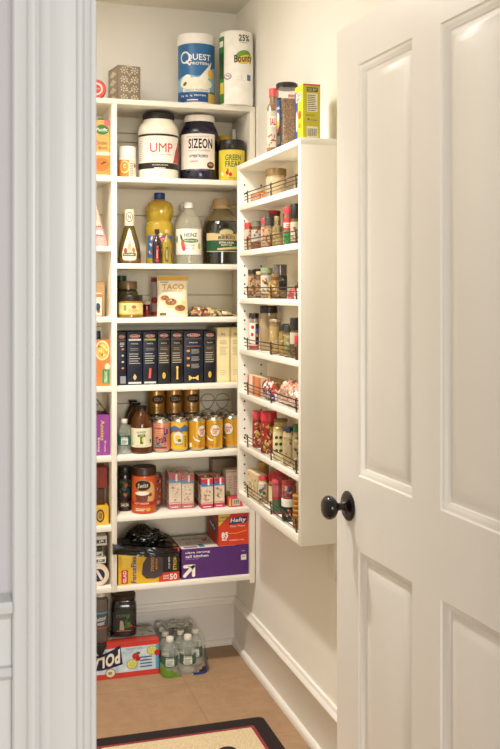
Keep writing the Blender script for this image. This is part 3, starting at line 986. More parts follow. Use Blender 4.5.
for nm, lab, a0, a1, yt, gc, capc, lc, lc2 in (
        ('vinegar_bottle', 'miniature dark vinegar bottle with a red label in front of the cooking oil', 152.3, 161.6, 229, M('#2a1412', .1, coat=.6), M('#3a1814', .35), M('#b8282a'), M('#7a1a1a')),
        ('olive_oil_bottle', 'miniature yellow olive oil bottle with dark label in front of the cooking oil', 162.0, 171.4, 229.5, M('#c9a62a', .1, trans=.5, coat=.6), M('#c9a070', .5), M('#1c2418'), M('#7aa03a'))):
    r, R, H, P = rnd_item(nm, lab, 'bottle', a0, a1, yt, 3.475, Bz,
                          [(0, 0), (.9, 0), (1, .02), (1, .55), (.92, .64), (.6, .72), (.36, .78), (.32, .86), (.36, .87), (.36, .89), (0, .89)], gc,
                          [(0, .88), (.40, .88), (.52, .90), (.52, .98), (.45, 1), (0, 1)], capc, sq=3.0, n=28, group='miniature bottles', capname='stopper')
    p = Print(sqmap(R, 3), .004)
    p.poly([(-R * .28, H * .08), (R * .35, H * .05), (R * .35, H * .5), (-R * .1, H * .5)], lc, 1); p.rect(-R * .05, R * .15, H * .1, H * .45, lc2, 2)
    p.text('OIL' if 'olive' in nm else 'AGED', R * .05, H * .28, H * .25, R * .22, CREAM, 3, .02, rot=math.pi / 2)
    p.done('label', r)

r, R, H, P = rnd_item('white_vinegar_bottle', 'clear white vinegar bottle with white cap and cream label', 'bottle', 175.3, 202, 201.5, 3.52, Bz,
                      [(0, 0), (.9, 0), (1, .02), (1, .58), (.97, .64), (.86, .71), (.66, .79), (.44, .86), (.33, .89), (.32, .92), (0, .92)],
                      clear('#d9d3b4', .04, .24), [(0, .905), (.34, .905), (.36, .91), (.36, .99), (.32, 1), (0, 1)], M('#f1ece0', .4), capname='cap')
p = cyl_print(R); p.rect(-R * 1.2, R * 1.2, H * .155, H * .565, M('#efe6d2', .4)); GRN = M('#3a6a3a')
p.ell(R * .15, H * .375, R * .62, H * .035, GRN, 1); p.text('WHITE VINEGAR', R * .15, H * .375, R * 1.0, H * .028, CREAM, 2, .02)
p.text('HEINZ', R * .15, H * .465, R * .95, H * .06, INK, 2, .03); p.text('DISTILLED', R * .1, H * .30, R * .7, H * .025, INK, 2); p.text('64 FL OZ', R * .1, H * .25, R * .6, H * .028, INK, 2)
p.ell(-R * .42, H * .30, R * .15, H * .09, M('#cf5a3a'), 2, rot=.2); p.ell(-R * .36, H * .25, R * .14, H * .04, M('#b83a6a'), 2.5); p.ell(-R * .55, H * .42, R * .09, H * .06, GRN, 2, rot=.3)
p.ell(R * .85, H * .29, R * .12, H * .05, M('#a8b83a'), 2); p.ell(-R * 1.0, H * .4, R * .1, H * .06, GRN, 2); p.done('label', r)

r, R, H, P = rnd_item('clear_bottle', 'clear bottle with a pale cap, behind the white vinegar', 'bottle', 173.5, 192, 204, 3.615, Bz,
                      [(0, 0), (.95, 0), (1, .02), (1, .6), (.8, .75), (.4, .88), (.3, .92), (0, .92)], clear('#d9d3b4', .04, .24), [(0, .91), (.34, .91), (.34, 1), (0, 1)], M('#dcd6c6', .4), capname='cap')

r, R, H, P = rnd_item('olive_oil_jug', 'large dark olive oil jug with tan cap and green label', 'jug', 202.5, 239.5, 197.6, 3.535, Bz,
                      [(0, 0), (.93, 0), (1, .02), (1, .50), (.99, .56), (.92, .64), (.78, .73), (.56, .80), (.42, .84), (.38, .86), (.38, .90), (0, .90)],
                      M('#1d1709', .08, trans=.15, coat=.8), [(0, .88), (.40, .88), (.42, .89), (.42, .98), (.38, 1), (0, 1)], M('#a98a5e', .45), capname='cap')
b = B(); ribbed(b, R * .42, H * .90, H * .98, M('#a98a5e', .45), 30); b.build('cap_ribs', r)
b = B()
pts = [(R * (.40 + .0) * math.cos(a), R * .40 * math.sin(a), H * .865) for a in [2 * math.pi * k / 24 for k in range(24)]]
b.tube(pts, R * .085, M('#b0905f', .4), 8, closed=True)
b.tube([(R * .4, 0, H * .865), (R * .6, 0, H * .87), (R * .8, 0, H * .885), (R * .93, 0, H * .86), (R * .95, 0, H * .78), (R * .93, 0, H * .66)], R * .075, M('#b0905f', .4), 8)
b.build('carry_handle', r)
b = B(); b.lathe([(R * .91, H * .655), (R * .80, H * .728), (R * .6, H * .79), (R * .42, H * .842)], M('#5a4c30', .08, coat=.8), 32); o = b.build('neck_glass', r); o.scale = (1.01, 1.01, 1)
p = cyl_print(R); TN = M('#c9b07a', .4); JG = M('#1f4a2c', .4)
p.rect(-R * .85, R * 1.2, H * .19, H * .47, TN); p.poly([(-R * .3, H * .46), (R * .9, H * .46), (R * .75, H * .51), (R * .45, H * .545), (R * .15, H * .545), (-R * .12, H * .51)], JG, 1)
p.rect(-R * .85, R * 1.2, H * .20, H * .36, JG, 1); p.ell(R * .3, H * .475, R * .38, H * .05, TN, 2); p.text('FILIPPO', R * .3, H * .435, R * .6, H * .03, INK, 3, .02); p.text('BERIO', R * .33, H * .40, R * .95, H * .045, INK, 3, .04)
p.text('EXTRA VIRGIN', R * .3, H * .325, R * .8, H * .03, CREAM, 3, .03); p.text('OLIVE OIL', R * .3, H * .29, R * .6, H * .025, CREAM, 3, .03)
p.poly([(-R * .2, H * .215), (R * 1.0, H * .235), (R * 1.0, H * .275), (-R * .2, H * .24)], TN, 3); p.done('label', r)


# ---- soft bags
def bagmesh(w, d, h, seed=1, nu=18, nv=22, lean=0.0, top=.25, wr=.003, closed_top=True):
    """standing pouch: wide base that closes to a flat seam at the top"""
    vs, fs = [], []
    for j in range(nv + 1):
        t = j / nv
        th = d * ((1 - t) ** .6 * (1 - top * 0) * (1 if t > .03 else .85)) + .003
        ww = w * (1 - .05 * math.sin(math.pi * t))
        for k in range(2 * nu):
            u = (k / nu) if k < nu else (2 * nu - k) / nu
            s = -1 if k < nu else 1
            x = (u - .5) * ww
            prof_ = max(0.0, 1 - abs(2 * u - 1) ** 2.6) ** .6
            y = s * (.0012 + th / 2 * prof_)
            n_ = noise.noise(Vector((x * 28 + seed * 3.1, y * 30, t * h * 28)))
            y += wr * n_ * (s if True else 1)
            vs.append((x + lean * t * h, y, t * h))
    for j in range(nv):
        for k in range(2 * nu):
            k2 = (k + 1) % (2 * nu)
            fs.append([j * 2 * nu + k, j * 2 * nu + k2, (j + 1) * 2 * nu + k2, (j + 1) * 2 * nu + k])
    fs.append(list(range(2 * nu))[::-1]); fs.append([nv * 2 * nu + k for k in range(2 * nu)])
    return vs, fs


def pillow(b, w, d, h, m, seed=1, wr=.12, n=28, q=12, taper=0.0, droop=0.0):
    """lying sealed bag, long side along x"""
    vs, fs = [], []
    for i in range(n + 1):
        u = -1 + 2 * i / n
        e = max(0.0, 1 - abs(u) ** 3) ** .7
        e *= (1 - taper * (u + 1) / 2)
        for k in range(q):
            a = 2 * math.pi * k / q
            y = math.cos(a) * d / 2 * (.45 + .55 * e)
            z = math.sin(a) * (h / 2 * e + .0012)
            nn = noise.noise(Vector((u * 4 + seed, math.cos(a) * 2, math.sin(a) * 2 + seed))) * wr * h * e
            vs.append((u * w / 2, y + nn * .5, max(.0004, z + nn + h / 2 * (e if e > .12 else .12) + droop * u)))
    for i in range(n):
        for k in range(q):
            k2 = (k + 1) % q
            fs.append([i * q + k, i * q + k2, (i + 1) * q + k2, (i + 1) * q + k])
    fs.append(list(range(q))[::-1]); fs.append([n * q + k for k in range(q)])
    b.add(vs, fs, m, True)


# pink bag in the left bay
Yp = 3.50; zl = LSH['B']
xr = X_at(111, Yp); wpb = .17
r = root('pink_snack_bag', 'pink and tan food bag slumped in the narrow left bay', 'bag', (xr - wpb / 2 - .011, Yp, zl + .0004), 0)
hb = Z_at(100, 178, Yp) - zl
b = B(); vs, fs = bagmesh(wpb, .08, hb * .9, 3)
vs = [(x * (1 - .80 * max(0, (z / hb) - .05)), y, z) for x, y, z in vs]
b.add(vs, fs, M('#d9a39a', .35, coat=.3), True); b.build('pouch', r)
fb = lambda u, v, e: (u * (1 - .80 * max(0, v / hb - .05)), -(.0012 + (.08 * (1 - min(.999, v / (hb * .9))) ** .6 + .003) / 2 * max(0., 1 - abs(2 * u / wpb) ** 2.6) ** .6) - .004 - e, v)
p = Print(fb, .01); p.rect(-wpb * .42, wpb * .42, hb * .30, hb * .78, M('#dcbfa2'), 0); p.blobs(-wpb * .4, wpb * .4, hb * .3, hb * .75, [M('#c86a5a'), M('#e8d8c0'), M('#b85048')], 16, .006, .014, 1, 3)
p.rect(-wpb * .42, wpb * .42, hb * .17, hb * .23, M('#f0d8cc'), 1); p.done('print', r)

# ================================================================== shelf C
C = SH['C']
JARP = [(0, 0), (.93, 0), (1, .03), (1, .66), (.95, .74), (.88, .76), (.88, .80), (0, .80)]
r, R, H, P = rnd_item('relish_jar', 'short amber jar with dark lid and pale yellow label at the shelf front', 'jar', 118.4, 143, 295.3, 3.465, C, JARP, M('#a87c22', .15, trans=.3, coat=.5),
                      [(0, .76), (.93, .76), (.96, .77), (.96, .97), (.92, 1), (0, 1)], M('#2c2118', .35, .3))
p = cyl_print(R); p.rect(-R * 1.4, R * 1.4, H * .12, H * .66, M('#e8d68c', .4)); p.rect(-R * 1.4, R * 1.4, H * .12, H * .18, M('#c9a63c'), 1)
p.rect(-R * .6, -R * .35, H * .32, H * .56, M('#8a9a5a'), 1); p.ell(R * .25, H * .48, R * .2, H * .08, M('#b8683c'), 1); p.bars(-R * .2, R * .75, H * .24, H * .40, 3, M('#a88c4a'), 1); p.done('label', r)
SWEETZ = None
r, R, H, P = rnd_item('olive_jar', 'taller dark olive jar with a tan lid, behind the amber jar', 'jar', 118.0, 137.6, 281.3, 3.555, C, JARP, M('#3a3216', .12, coat=.6),
                      [(0, .78), (.93, .78), (.96, .79), (.96, .97), (.92, 1), (0, 1)], M('#8c7350', .35, .4))
p = cyl_print(R); p.rect(-R * 1.4, R * 1.4, H * .2, H * .70, M('#56561f', .4)); p.rect(-R * .5, R * .5, H * .44, H * .54, M('#d9a62e'), 1); p.text('OLIVES', 0, H * .49, R * .9, H * .07, M('#2a3a7a'), 2, .02); p.done('label', r)
r, R, H, P = rnd_item('pickle_jar', 'dark jar with a green lid at the back left of the jar shelf', 'jar', 115.5, 127, 275.8, 3.635, C, JARP, M('#26261a', .12, coat=.6),
                      [(0, .8), (.93, .8), (.96, .81), (.96, .97), (.92, 1), (0, 1)], M('#24482e', .35))
r, R, H, P = rnd_item('jam_jar', 'small red jam jar with a pale lid next to the yellow labelled jar', 'jar', 142.8, 150.6, 301, 3.56, C, JARP, M('#7a1814', .12, trans=.2, coat=.5),
                      [(0, .78), (.96, .78), (1, .79), (1, .97), (.92, 1), (0, 1)], M('#c8b898', .4))

X0, X1 = X_at(157.0, 3.50), X_at(187.6, 3.50); w = X1 - X0; H = Z_at(171, 275.8, 3.50) - C
r = root('taco_pouch', 'cream stand-up pouch with gold top band and a picture of food', 'pouch', ((X0 + X1) / 2, 3.50, C + .0004), facing(.7, 3.5))
b = B(); vs, fs = bagmesh(w, .045, H, 5, wr=.0012); b.add(vs, fs, M('#ece0c0', .35, coat=.3), True); b.build('pouch', r)


def pouchmap(w, d, h, off=.0015):
    return lambda u, v, e: (u * (1 - .05 * math.sin(math.pi * v / h)), -(.0012 + (d * (1 - min(.999, v / h)) ** .6 + .003) / 2 * max(0., 1 - abs(2 * u / w) ** 2.6) ** .6) - off - e, v)


p = Print(pouchmap(w, .045, H), .006)
p.rect(-w * .49, w * .49, H * .88, H * .985, M('#d9a53a', .4)); p.text('TACO', w * .02, H * .73, w * .72, H * .13, M('#cf9a2a', .4), 1, .05)
p.text('SEASONING MIX', 0, H * .63, w * .66, H * .035, M('#a87a2a'), 1, .02); p.text('Simply', -w * .26, H * .84, w * .28, H * .05, M('#3a4a7a'), 1, .02, .2)
for cu, cv, s_ in ((w * -.05, H * .35, 1), (w * .25, H * .2, .9), (w * -.25, H * .45, .7)):
    p.ell(cu, cv, w * .24 * s_, H * .12 * s_, M('#dcc58a'), 1.2); p.ell(cu, cv + H * .015, w * .19 * s_, H * .085 * s_, M('#8a5a34'), 2)
    p.blobs(cu - w * .17 * s_, cu + w * .17 * s_, cv - H * .05, cv + H * .08, [M('#5a2e1a'), M('#b84a30'), M('#d9c07a'), M('#c8563c'), M('#42582a')], 16, .0018, .004, 3, int(s_ * 10))
p.ell(w * .35, H * .34, w * .08, H * .06, M('#e6cf7a'), 2); p.rect(-w * .4, -w * .2, H * .04, H * .1, M('#6a5a4a'), 1)
p.done('print', r)
X0 = X_at(151, 3.575); w2 = X_at(168, 3.575) - X0
r = root('dark_red_pouch', 'dark red pouch standing behind the cream pouch', 'pouch', (X0 + w2 / 2, 3.575, C + .0004), facing(.7, 3.5))
b = B(); vs, fs = bagmesh(w2, .035, H * .98, 8, wr=.0012); b.add(vs, fs, M('#a8938a', .4), True); b.build('pouch', r)
p = Print(pouchmap(w2, .035, H * .98), .006); p.rect(-w2 * .48, w2 * .48, H * .85, H * .95, M('#7a1c22'), 0); p.ell(-w2 * .3, H * .4, w2 * .2, H * .08, M('#8a2a22')); p.rect(-w2 * .48, w2 * .4, H * .03, H * .12, M('#8a2a22')); p.done('print', r)

TRAIL = speckle('trail_mix_pattern', ['#d9c489', '#6e4a2c', '#a8432e', '#e9dfc0', '#8a6a3a', '#4a2e20', '#c8a24a', '#b9b07a'], 95, .3, .5, coat=.7)
X0, X1 = X_at(186.5, 3.54), X_at(236.5, 3.54); w = X1 - X0; H = .048
r = root('snack_mix_bag', 'clear bag of mixed nuts and dried fruit lying on its side on the jar shelf', 'bag', ((X0 + X1) / 2, 3.54, C + .0004), 0)
b = B(); pillow(b, w, .10, H, TRAIL, 2, .35, 32, 14, taper=.72); b.build('pouch', r)
b = B()
for k in range(26):
    rr = random.Random(k); u = rr.uniform(-.42, .1); y = rr.uniform(-.035, .02)
    c = Vector((u * w, y, H * (.75 - .5 * (u + .45)) * (1 - abs(y) * 8)))
    b.lathe([(0, -.004), (.004, -.002), (.005, 0), (.004, .002), (0, .004)], M(rr.choice(['#d9c489', '#a8432e', '#e9dfc0', '#5a3a24']), .4), 8, c.x, c.y)
    b.bm.verts.ensure_lookup_table()
    for v in b.bm.verts[-26:]: v.co.z += max(.006, c.z)
b.build('nuts', r)['kind'] = 'stuff'

# left bay below
def plain(c1, blob=None):
    def f(p, w, h):
        p.rect(w * .04, w * .96, h * .04, h * .96, c1)
        if blob: p.ell(w * .6, h * .45, w * .25, h * .16, blob, 1)
    return f


def cream_front(p, w, h):
    p.rect(0, w, h * .82, h * .96, M('#c8762c')); p.rect(0, w, h * .03, h * .06, M('#8a6a3a')); p.ell(w * .84, h * .42, w * .1, h * .16, M('#2a3a5a'), 1); p.ell(w * .86, h * .24, w * .07, h * .07, M('#b83a2c'), 1); p.bars(w * .1, w * .6, h * .3, h * .6, 6, GREY)


carton('cream_food_box', 'small cream food box in the narrow left bay beside the jars', 'box', 78, 101.8, 293, 3.455, LSH['C'], .05, M('#e8dcbc', .5), front=cream_front, left=None)
carton('tan_food_box', 'taller tan food box behind the small cream box', 'box', 80, 104.5, 281.5, 3.52, LSH['C'], .05, M('#c09a66', .5), front=plain(M('#b88e5a'), M('#8a5a34')))

# ================================================================== shelf D, pasta boxes
D = SH['D']
PN = M('#0f1428', .45); PN2 = M('#120f10', .45); RUL = M('#c9c3b2', .5)


def pasta(kind, dark):
    def f(p, w, h):
        p.ell(w / 2, h * .92, w * .34, h * .034, M('#d9d0c0'), 1); p.ell(w / 2, h * .92, w * .30, h * .028, M('#c23a2c'), 2); p.text('Barilla', w / 2, h * .92, w * .42, h * .022, WHITE, 3, .02)
        band = {'green': M('#8a9a3a'), 'white': M('#c9bfae')}.get(kind[0], M('#4a3c2a'))
        p.rect(w * .1, w * .9, h * .835, h * .868, band, 1); p.text('PASTA', w / 2, h * .775, w * .45, h * .022, RUL, 1, .02)
        if dark == 2:
            for j in range(3):
                p.ell(w * .22, h * (.62 - .14 * j), w * .09, h * .022, M('#d98a2c'), 1); p.bars(w * .38, w * .85, h * (.57 - .14 * j), h * (.66 - .14 * j), 4, M('#9a9688'), 1)
            p.rect(w * .12, w * .85, h * .70, h * .715, M('#8a5a3a'), 1)
        elif dark == 3:
            for j in range(4): p.ell(w * .6, h * (.68 - .12 * j), w * .14, h * .018, M('#d98a4c' if j % 3 == 0 else '#c9c3b2'), 1)
            p.bars(w * .3, w * .8, h * .73, h * .82, 3, RUL, 1); p.rect(w * .3, w * .95, h * .03, h * .17, M('#8a8a92'), 1)
        else:
            if dark == 1: p.rect(w * .08, w * .92, h * .42, h * .74, M('#3a2c1c'), .5)
            p.bars(w * .12, w * .88, h * .40, h * .62, 5, M('#b3ad9c'), 1, fill=.3); p.bars(w * .2, w * .85, h * .65, h * .71, 2, M('#8c8674'), 1, fill=.3)
        s = kind[1]; Y = M('#e6bd4e', .4)
        if s == 'tube': p.poly([(w * .38, h * .12), (w * .55, h * .12), (w * .60, h * .31), (w * .44, h * .31)], M('#cf5a3a'), 2)
        if s == 'shell': p.ell(w / 2, h * .16, w * .13, h * .06, Y, 2, 12); p.ell(w / 2, h * .16, w * .05, h * .045, M('#b8862c'), 3, 8)
        if s == 'diam': p.poly([(w * .5, h * .085), (w * .62, h * .145), (w * .5, h * .205), (w * .38, h * .145)], M('#e6d08a'), 2); p.ell(w / 2, h * .145, w * .05, h * .03, M('#b89a4c'), 3, 8)
        if s == 'spiral':
            p.rect(w * .45, w * .58, h * .1, h * .31, Y, 2); p.ell(w * .51, h * .31, w * .11, h * .025, Y, 2.5, 10); p.ell(w * .51, h * .10, w * .1, h * .02, Y, 2.5, 10)
        if s == 'bow':
            p.poly([(w * .25, h * .05), (w * .47, h * .1), (w * .25, h * .155)], Y, 2); p.poly([(w * .75, h * .05), (w * .53, h * .1), (w * .75, h * .155)], Y, 2); p.ell(w / 2, h * .1, w * .06, h * .02, Y, 2.5, 8)
        if kind[0] == 'white' or kind[0] == 'green': p.rect(w * .08, w * .92, h * .02, h * .055, M('#c9c9c0'), 1)
        p.rect(0, w, h * .97, h, M('#0e0e14'), 1)
    return f


PB = [(113, 126.2, 332.5, PN, ('x', 'none'), 3, 'navy pasta box at the left end of the row, cut by the divider'),
      (127.2, 142.4, 332.0, PN, ('white', 'diam'), 0, 'navy pasta box with a white band and a diamond shape'),
      (143.2, 157.0, 331.8, PN, ('green', 'tube'), 0, 'navy pasta box with a green band and a red pasta tube'),
      (157.8, 170.2, 331.4, PN2, ('x', 'shell'), 1, 'black pasta box with a yellow shell, left of the twist pasta'),
      (171.0, 183.2, 331.2, PN2, ('x', 'spiral'), 1, 'black pasta box with a long yellow twist pasta'),
      (184.0, 203.2, 331.0, PN, ('x', 'bow'), 2, 'widest navy pasta box with bow tie pasta at its foot'),
      (204.0, 215.6, 331.0, PN2, ('x', 'shell'), 1, 'black pasta box beside the cream boxes')]
for x0, x1, yt, m, kd, dk, lab in PB:
    xo = {} if x0 > 115 else dict(W=None)
    if x0 < 117: x0 = 117.6
    carton('pasta_box', lab, 'box', x0, x1, yt, 3.462, D, .15, m, 'dark pasta boxes', front=pasta(kd, dk))
CB = M('#e3cf97', .5)


def creambox(p, w, h):
    p.text('RL', w / 2, h * .88, w * .35, h * .04, M('#7a6a4a'), 1, .02); p.rect(w * .08, w * .92, h * .04, h * .965, M('#e9d8a4'), 0)
    p.bars(w * .18, w * .82, h * .70, h * .78, 3, M('#b09a68'), 1, fill=.3); p.bars(w * .18, w * .82, h * .50, h * .66, 6, M('#b8a474'), 1, fill=.3); p.bars(w * .2, w * .8, h * .14, h * .25, 3, M('#c8b484'), 1, fill=.3)


carton('cream_pasta_box', 'tall cream box next to the dark pasta boxes', 'box', 217.2, 229.8, 327.6, 3.462, D, .14, CB, 'cream pasta boxes', front=creambox)
carton('cream_pasta_box', 'tall cream box at the right end, partly behind the rack', 'box', 230.6, 242, 327.4, 3.462, D, .14, CB, 'cream pasta boxes', front=creambox)


def mac_front(p, w, h):
    p.rect(0, w, 0, h, M('#dd7a34')); p.ell(w * .70, h * .77, w * .28, h * .215, M('#ead9a8'), 1, 24); p.ell(w * .70, h * .77, w * .24, h * .18, M('#e0b04c'), 2, 24)
    p.blobs(w * .5, w * .95, h * .6, h * .95, [M('#eccb74'), M('#d99a3a'), M('#f0dc9c')], 26, .003, .006, 2.5, 5)
    p.rect(w * .70, w * .98, h * .05, h * .36, M('#2f8a52'), 2); p.text('ORGANIC', w * .84, h * .2, h * .25, w * .12, CREAM, 3, .02, rot=math.pi / 2)
    p.ell(w * .9, h * .42, w * .1, h * .07, M('#f0e0b8'), 2)


carton('orange_pasta_box', 'orange box with a bowl of pasta in the narrow left bay', 'box', 84, 110.4, 340, 3.455, LSH['D'], .05, M('#e39a54', .45), front=mac_front)
r, R, H, P = rnd_item('blue_cap_bottle', 'bottle with a blue cap behind the orange box', 'bottle', 94, 101.5, 331, 3.58, LSH['D'],
                      [(0, 0), (.95, 0), (1, .02), (1, .7), (.7, .82), (.6, .86), (0, .86)], M('#b8a070', .3), [(0, .85), (.8, .85), (.8, .98), (.7, 1), (0, 1)], M('#2c3c62', .35), capname='cap')

# ================================================================== shelf E, bottles and cans
E = SH['E']


def water_bottle(name, lab, px0, px1, pyt, Yc, zb, green, group=None, h=None):
    r, R, H, P = rnd_item(name, lab, 'bottle', px0, px1, pyt, Yc, zb,
                          [(0, 0), (.85, 0), (1, .03), (1, .18), (.95, .20), (1, .22), (1, .60), (.93, .68), (.75, .76), (.5, .83), (.42, .86), (.40, .90), (0, .90)],
                          clear('#d3d8ca', .04, .22), [(0, .88), (.46, .88), (.48, .89), (.48, .985), (.44, 1), (0, 1)], M('#dcd8ca', .4), group=group, capname='cap', h=h, n=24)
    p = cyl_print(R * 1.0); p.rect(-R * 1.5, R * 1.5, H * .26, H * .54, M(green, .35)); p.rect(-R * .5, R * .55, H * .28, H * .46, M('#dfe2d4'), 1)
    p.text('Poland', 0, H * .49, R * .9, H * .05, WHITE, 2, .02); p.bars(-R * .4, R * .45, H * .30, H * .44, 4, M('#4a7a6a'), 2)
    p.done('label', r)
    return r


water_bottle('mini_water_bottle', 'small clear water bottle with green label at the left of the drinks shelf', 117.7, 131, 418.5, 3.475, E, '#1f5a48', 'small water bottles')
water_bottle('mini_water_bottle', 'small clear water bottle behind the green labelled one beside the tea', 117.4, 126.2, 417, 3.56, E, '#1f5a48', 'small water bottles')
TEA = [(0, 0), (.88, 0), (1, .03), (1, .56), (.96, .64), (.84, .74), (.64, .82), (.48, .87), (.42, .90), (.42, .945), (0, .945)]
for px0, px1, yt, Yc, lab in ((130.8, 152.2, 405, 3.48, 'front brown iced tea bottle with a cream label and green letter'),
                              (126.8, 145.6, 402, 3.560, 'brown iced tea bottle just behind the front one'),
                              (124.4, 141.6, 399.5, 3.632, 'rearmost brown iced tea bottle against the back board')):
    r, R, H, P = rnd_item('iced_tea_bottle', lab, 'bottle', px0, px1, yt, Yc, E, TEA, M('#6a3a12', .06, trans=.45, coat=.7, ior=1.25),
                          [(0, .925), (.47, .925), (.49, .935), (.49, .99), (.45, 1), (0, 1)], M('#2a211c', .35, .3), group='iced tea bottles', capname='cap')
    p = cyl_print(R); p.rect(-R * 1.3, R * 1.3, H * .14, H * .545, M('#e4dcb8', .4)); G1 = M('#3f6a34')
    p.text('HONEST', 0, H * .46, R * .85, H * .045, M('#5a4a2a'), 2, .02); p.rect(-R * .36, R * .36, H * .36, H * .415, G1, 1); p.rect(-R * .13, R * .15, H * .21, H * .40, G1, 1)
    p.ell(R * .1, H * .3, R * .08, H * .05, M('#d9c24a'), 2); p.rect(-R * .25, R * .25, H * .375, H * .395, M('#a8b84a'), 2)
    p.text('ORGANIC TEA', 0, H * .17, R * 1.1, H * .018, M('#8a7a4a'), 1); p.rect(R * .85, R * 1.0, H * .23, H * .30, INK, 1); p.rect(-R * .95, -R * .88, H * .19, H * .24, INK, 1)
    p.done('label', r)

CANP = [(0, .008), (.70, .008), (.78, 0), (.84, .01), (1, .07), (1, .90), (.97, .925), (.83, .965), (.82, .975)]
ALU = M('#b9b2a2', .25, .9)


def can(kind, lab, px0, px1, Yc, zb, group=None, name='soda_can', rzo=0.0):
    X0, X1 = X_at(px0, Yc), X_at(px1, Yc); R = .0325; H = .1225; xc = (X0 + X1) / 2
    col = {'pink': M('#cf8064', .3, .35), 'yellow': M('#d2a02a', .3, .25), 'gold': M('#d09a28', .22, .6), 'brown': M('#94682a', .25, .6), 'red': M('#a8402c', .3, .3)}[kind]
    r = root(name, lab, 'can', (xc, Yc, zb + .0004), facing(xc, Yc) + rzo, group)
    b = B(); b.lathe([(a * R, c * H) for a, c in CANP], [ALU] * 4 + [col] * 1 + [ALU] * 3, 32); b.build('body', r)
    b = B(); b.lathe([(R * .82, H * .965), (R * .84, H * .985), (R * .83, H), (R * .80, H * .997), (R * .76, H * .965), (0, H * .965)], ALU, 32); b.build('lid', r)
    b = B(); b.lathe([(.004, 0), (.0085, 0), (.0085, .001), (.004, .001)], ALU, 14, 0, -.006, ex=1.0, ey=1.3); o = b.build('pull_tab', r); o.location = (0, 0, H * .972)
    p = cyl_print(R); v0, v1 = H * .09, H * .885
    if kind == 'pink':
        NB = M('#24205c', .35)
        for j in range(14): p.rect(-R * 1.4, R * 1.4, v0 + (v1 - v0) * j / 14, v0 + (v1 - v0) * (j + .35) / 14, M('#dd9a7c', .35), 0)
        p.text('La', R * .48, H * .66, R * .55, H * .24, NB, 2, .04, .35, .25); p.text('Croix', -R * .05, H * .40, R * 1.3, H * .24, NB, 2, .04, .35, .30)
        p.ell(-R * .35, H * .22, R * .5, H * .03, M('#3a8a8a'), 1, rot=-.25); p.rect(-R * .8, R * .6, H * .14, H * .165, NB, 1); p.rect(-R * .9, R * .3, H * .72, H * .745, M('#8a3a3a'), 1)
    elif kind == 'yellow':
        p.rect(-R * 1.4, R * 1.4, v0, v1, M('#dcb02e', .35), 0); BLU = M('#4a6a94', .35)
        p.poly([(-R * 1.3, H * .70), (-R * .5, H * .80), (R * .1, H * .72), (R * .7, H * .82), (R * 1.3, H * .74), (R * 1.3, H * .58), (R * .5, H * .62), (0, H * .54), (-R * .6, H * .62), (-R * 1.3, H * .50)], BLU, 1)
        p.ell(-R * .1, H * .42, R * .55, H * .2, M('#ded6c0'), 2); p.ell(-R * .15, H * .42, R * .28, H * .10, M('#e3bc3a'), 3); p.ell(R * .05, H * .35, R * .2, H * .05, M('#5a7a2a'), 3.4)
        p.poly([(-R * .5, H * .62), (-R * .28, H * .60), (-R * .36, H * .70), (-R * .2, H * .65), (-R * .52, H * .66)], RED, 3); p.bars(R * .65, R * 1.0, H * .15, H * .5, 7, M('#6a5a2a'), 2)
        p.text('SANPELLEGRINO', 0, H * .52, R * 1.3, H * .04, WHITE, 4, .03); p.text('LIMONATA', 0, H * .24, R * .9, H * .05, BLU, 3, .03)
    elif kind == 'gold':
        YB = M('#dca832', .24, .5)
        p.rect(-R * 1.45, R * 1.45, v0, v1, YB, 0)
        for cu in (R * .35,):
            p.ell(cu, H * .60, R * .60, H * .19, M('#2a5a3a'), 1, 20); p.ell(cu, H * .60, R * .56, H * .175, M('#e6dcc4'), 2, 20)
            p.text('Canada', cu, H * .65, R * .88, H * .09, RED, 3, .04, .1, .06); p.text('DRY', cu, H * .54, R * .55, H * .10, RED, 3, .05, 0, .06)
        p.poly([(-R * .75, H * .46), (-R * .5, H * .32), (-R * .1, H * .28), (R * .2, H * .30), (-R * .1, H * .34), (-R * .5, H * .38)], M('#f0e8d0'), 2)
        p.text('GINGER ALE', R * .1, H * .165, R * 1.1, H * .05, M('#b8561c'), 2, .03); p.rect(-R * 1.15, -R * .9, H * .12, H * .24, WHITE, 2)
    elif kind == 'brown':
        p.rect(-R * 1.45, R * 1.45, v0, v1, M('#a07430', .28, .6), 0); p.rect(-R * .25, R * .3, H * .1, H * .85, M('#c89e62', .25, .6), 1)
        p.ell(R * .1, H * .58, R * .8, H * .16, M('#1c1612'), 2); p.text('COLA', R * .1, H * .58, R * 1.1, H * .12, M('#a8824a'), 3, .04); p.bars(-R * .6, R * .6, H * .14, H * .34, 4, M('#5a4020'), 2)
    elif kind == 'red':
        p.rect(-R * 1.4, R * 1.4, v0, v1, M('#b0523c', .35), 0); p.blobs(-R * 1.2, R * 1.2, v0, v1, [M('#26224a'), M('#c98a6a'), M('#7a2a22'), M('#d9b49a')], 26, .004, .009, 1, 9)
    p.done('print', r)
    return r


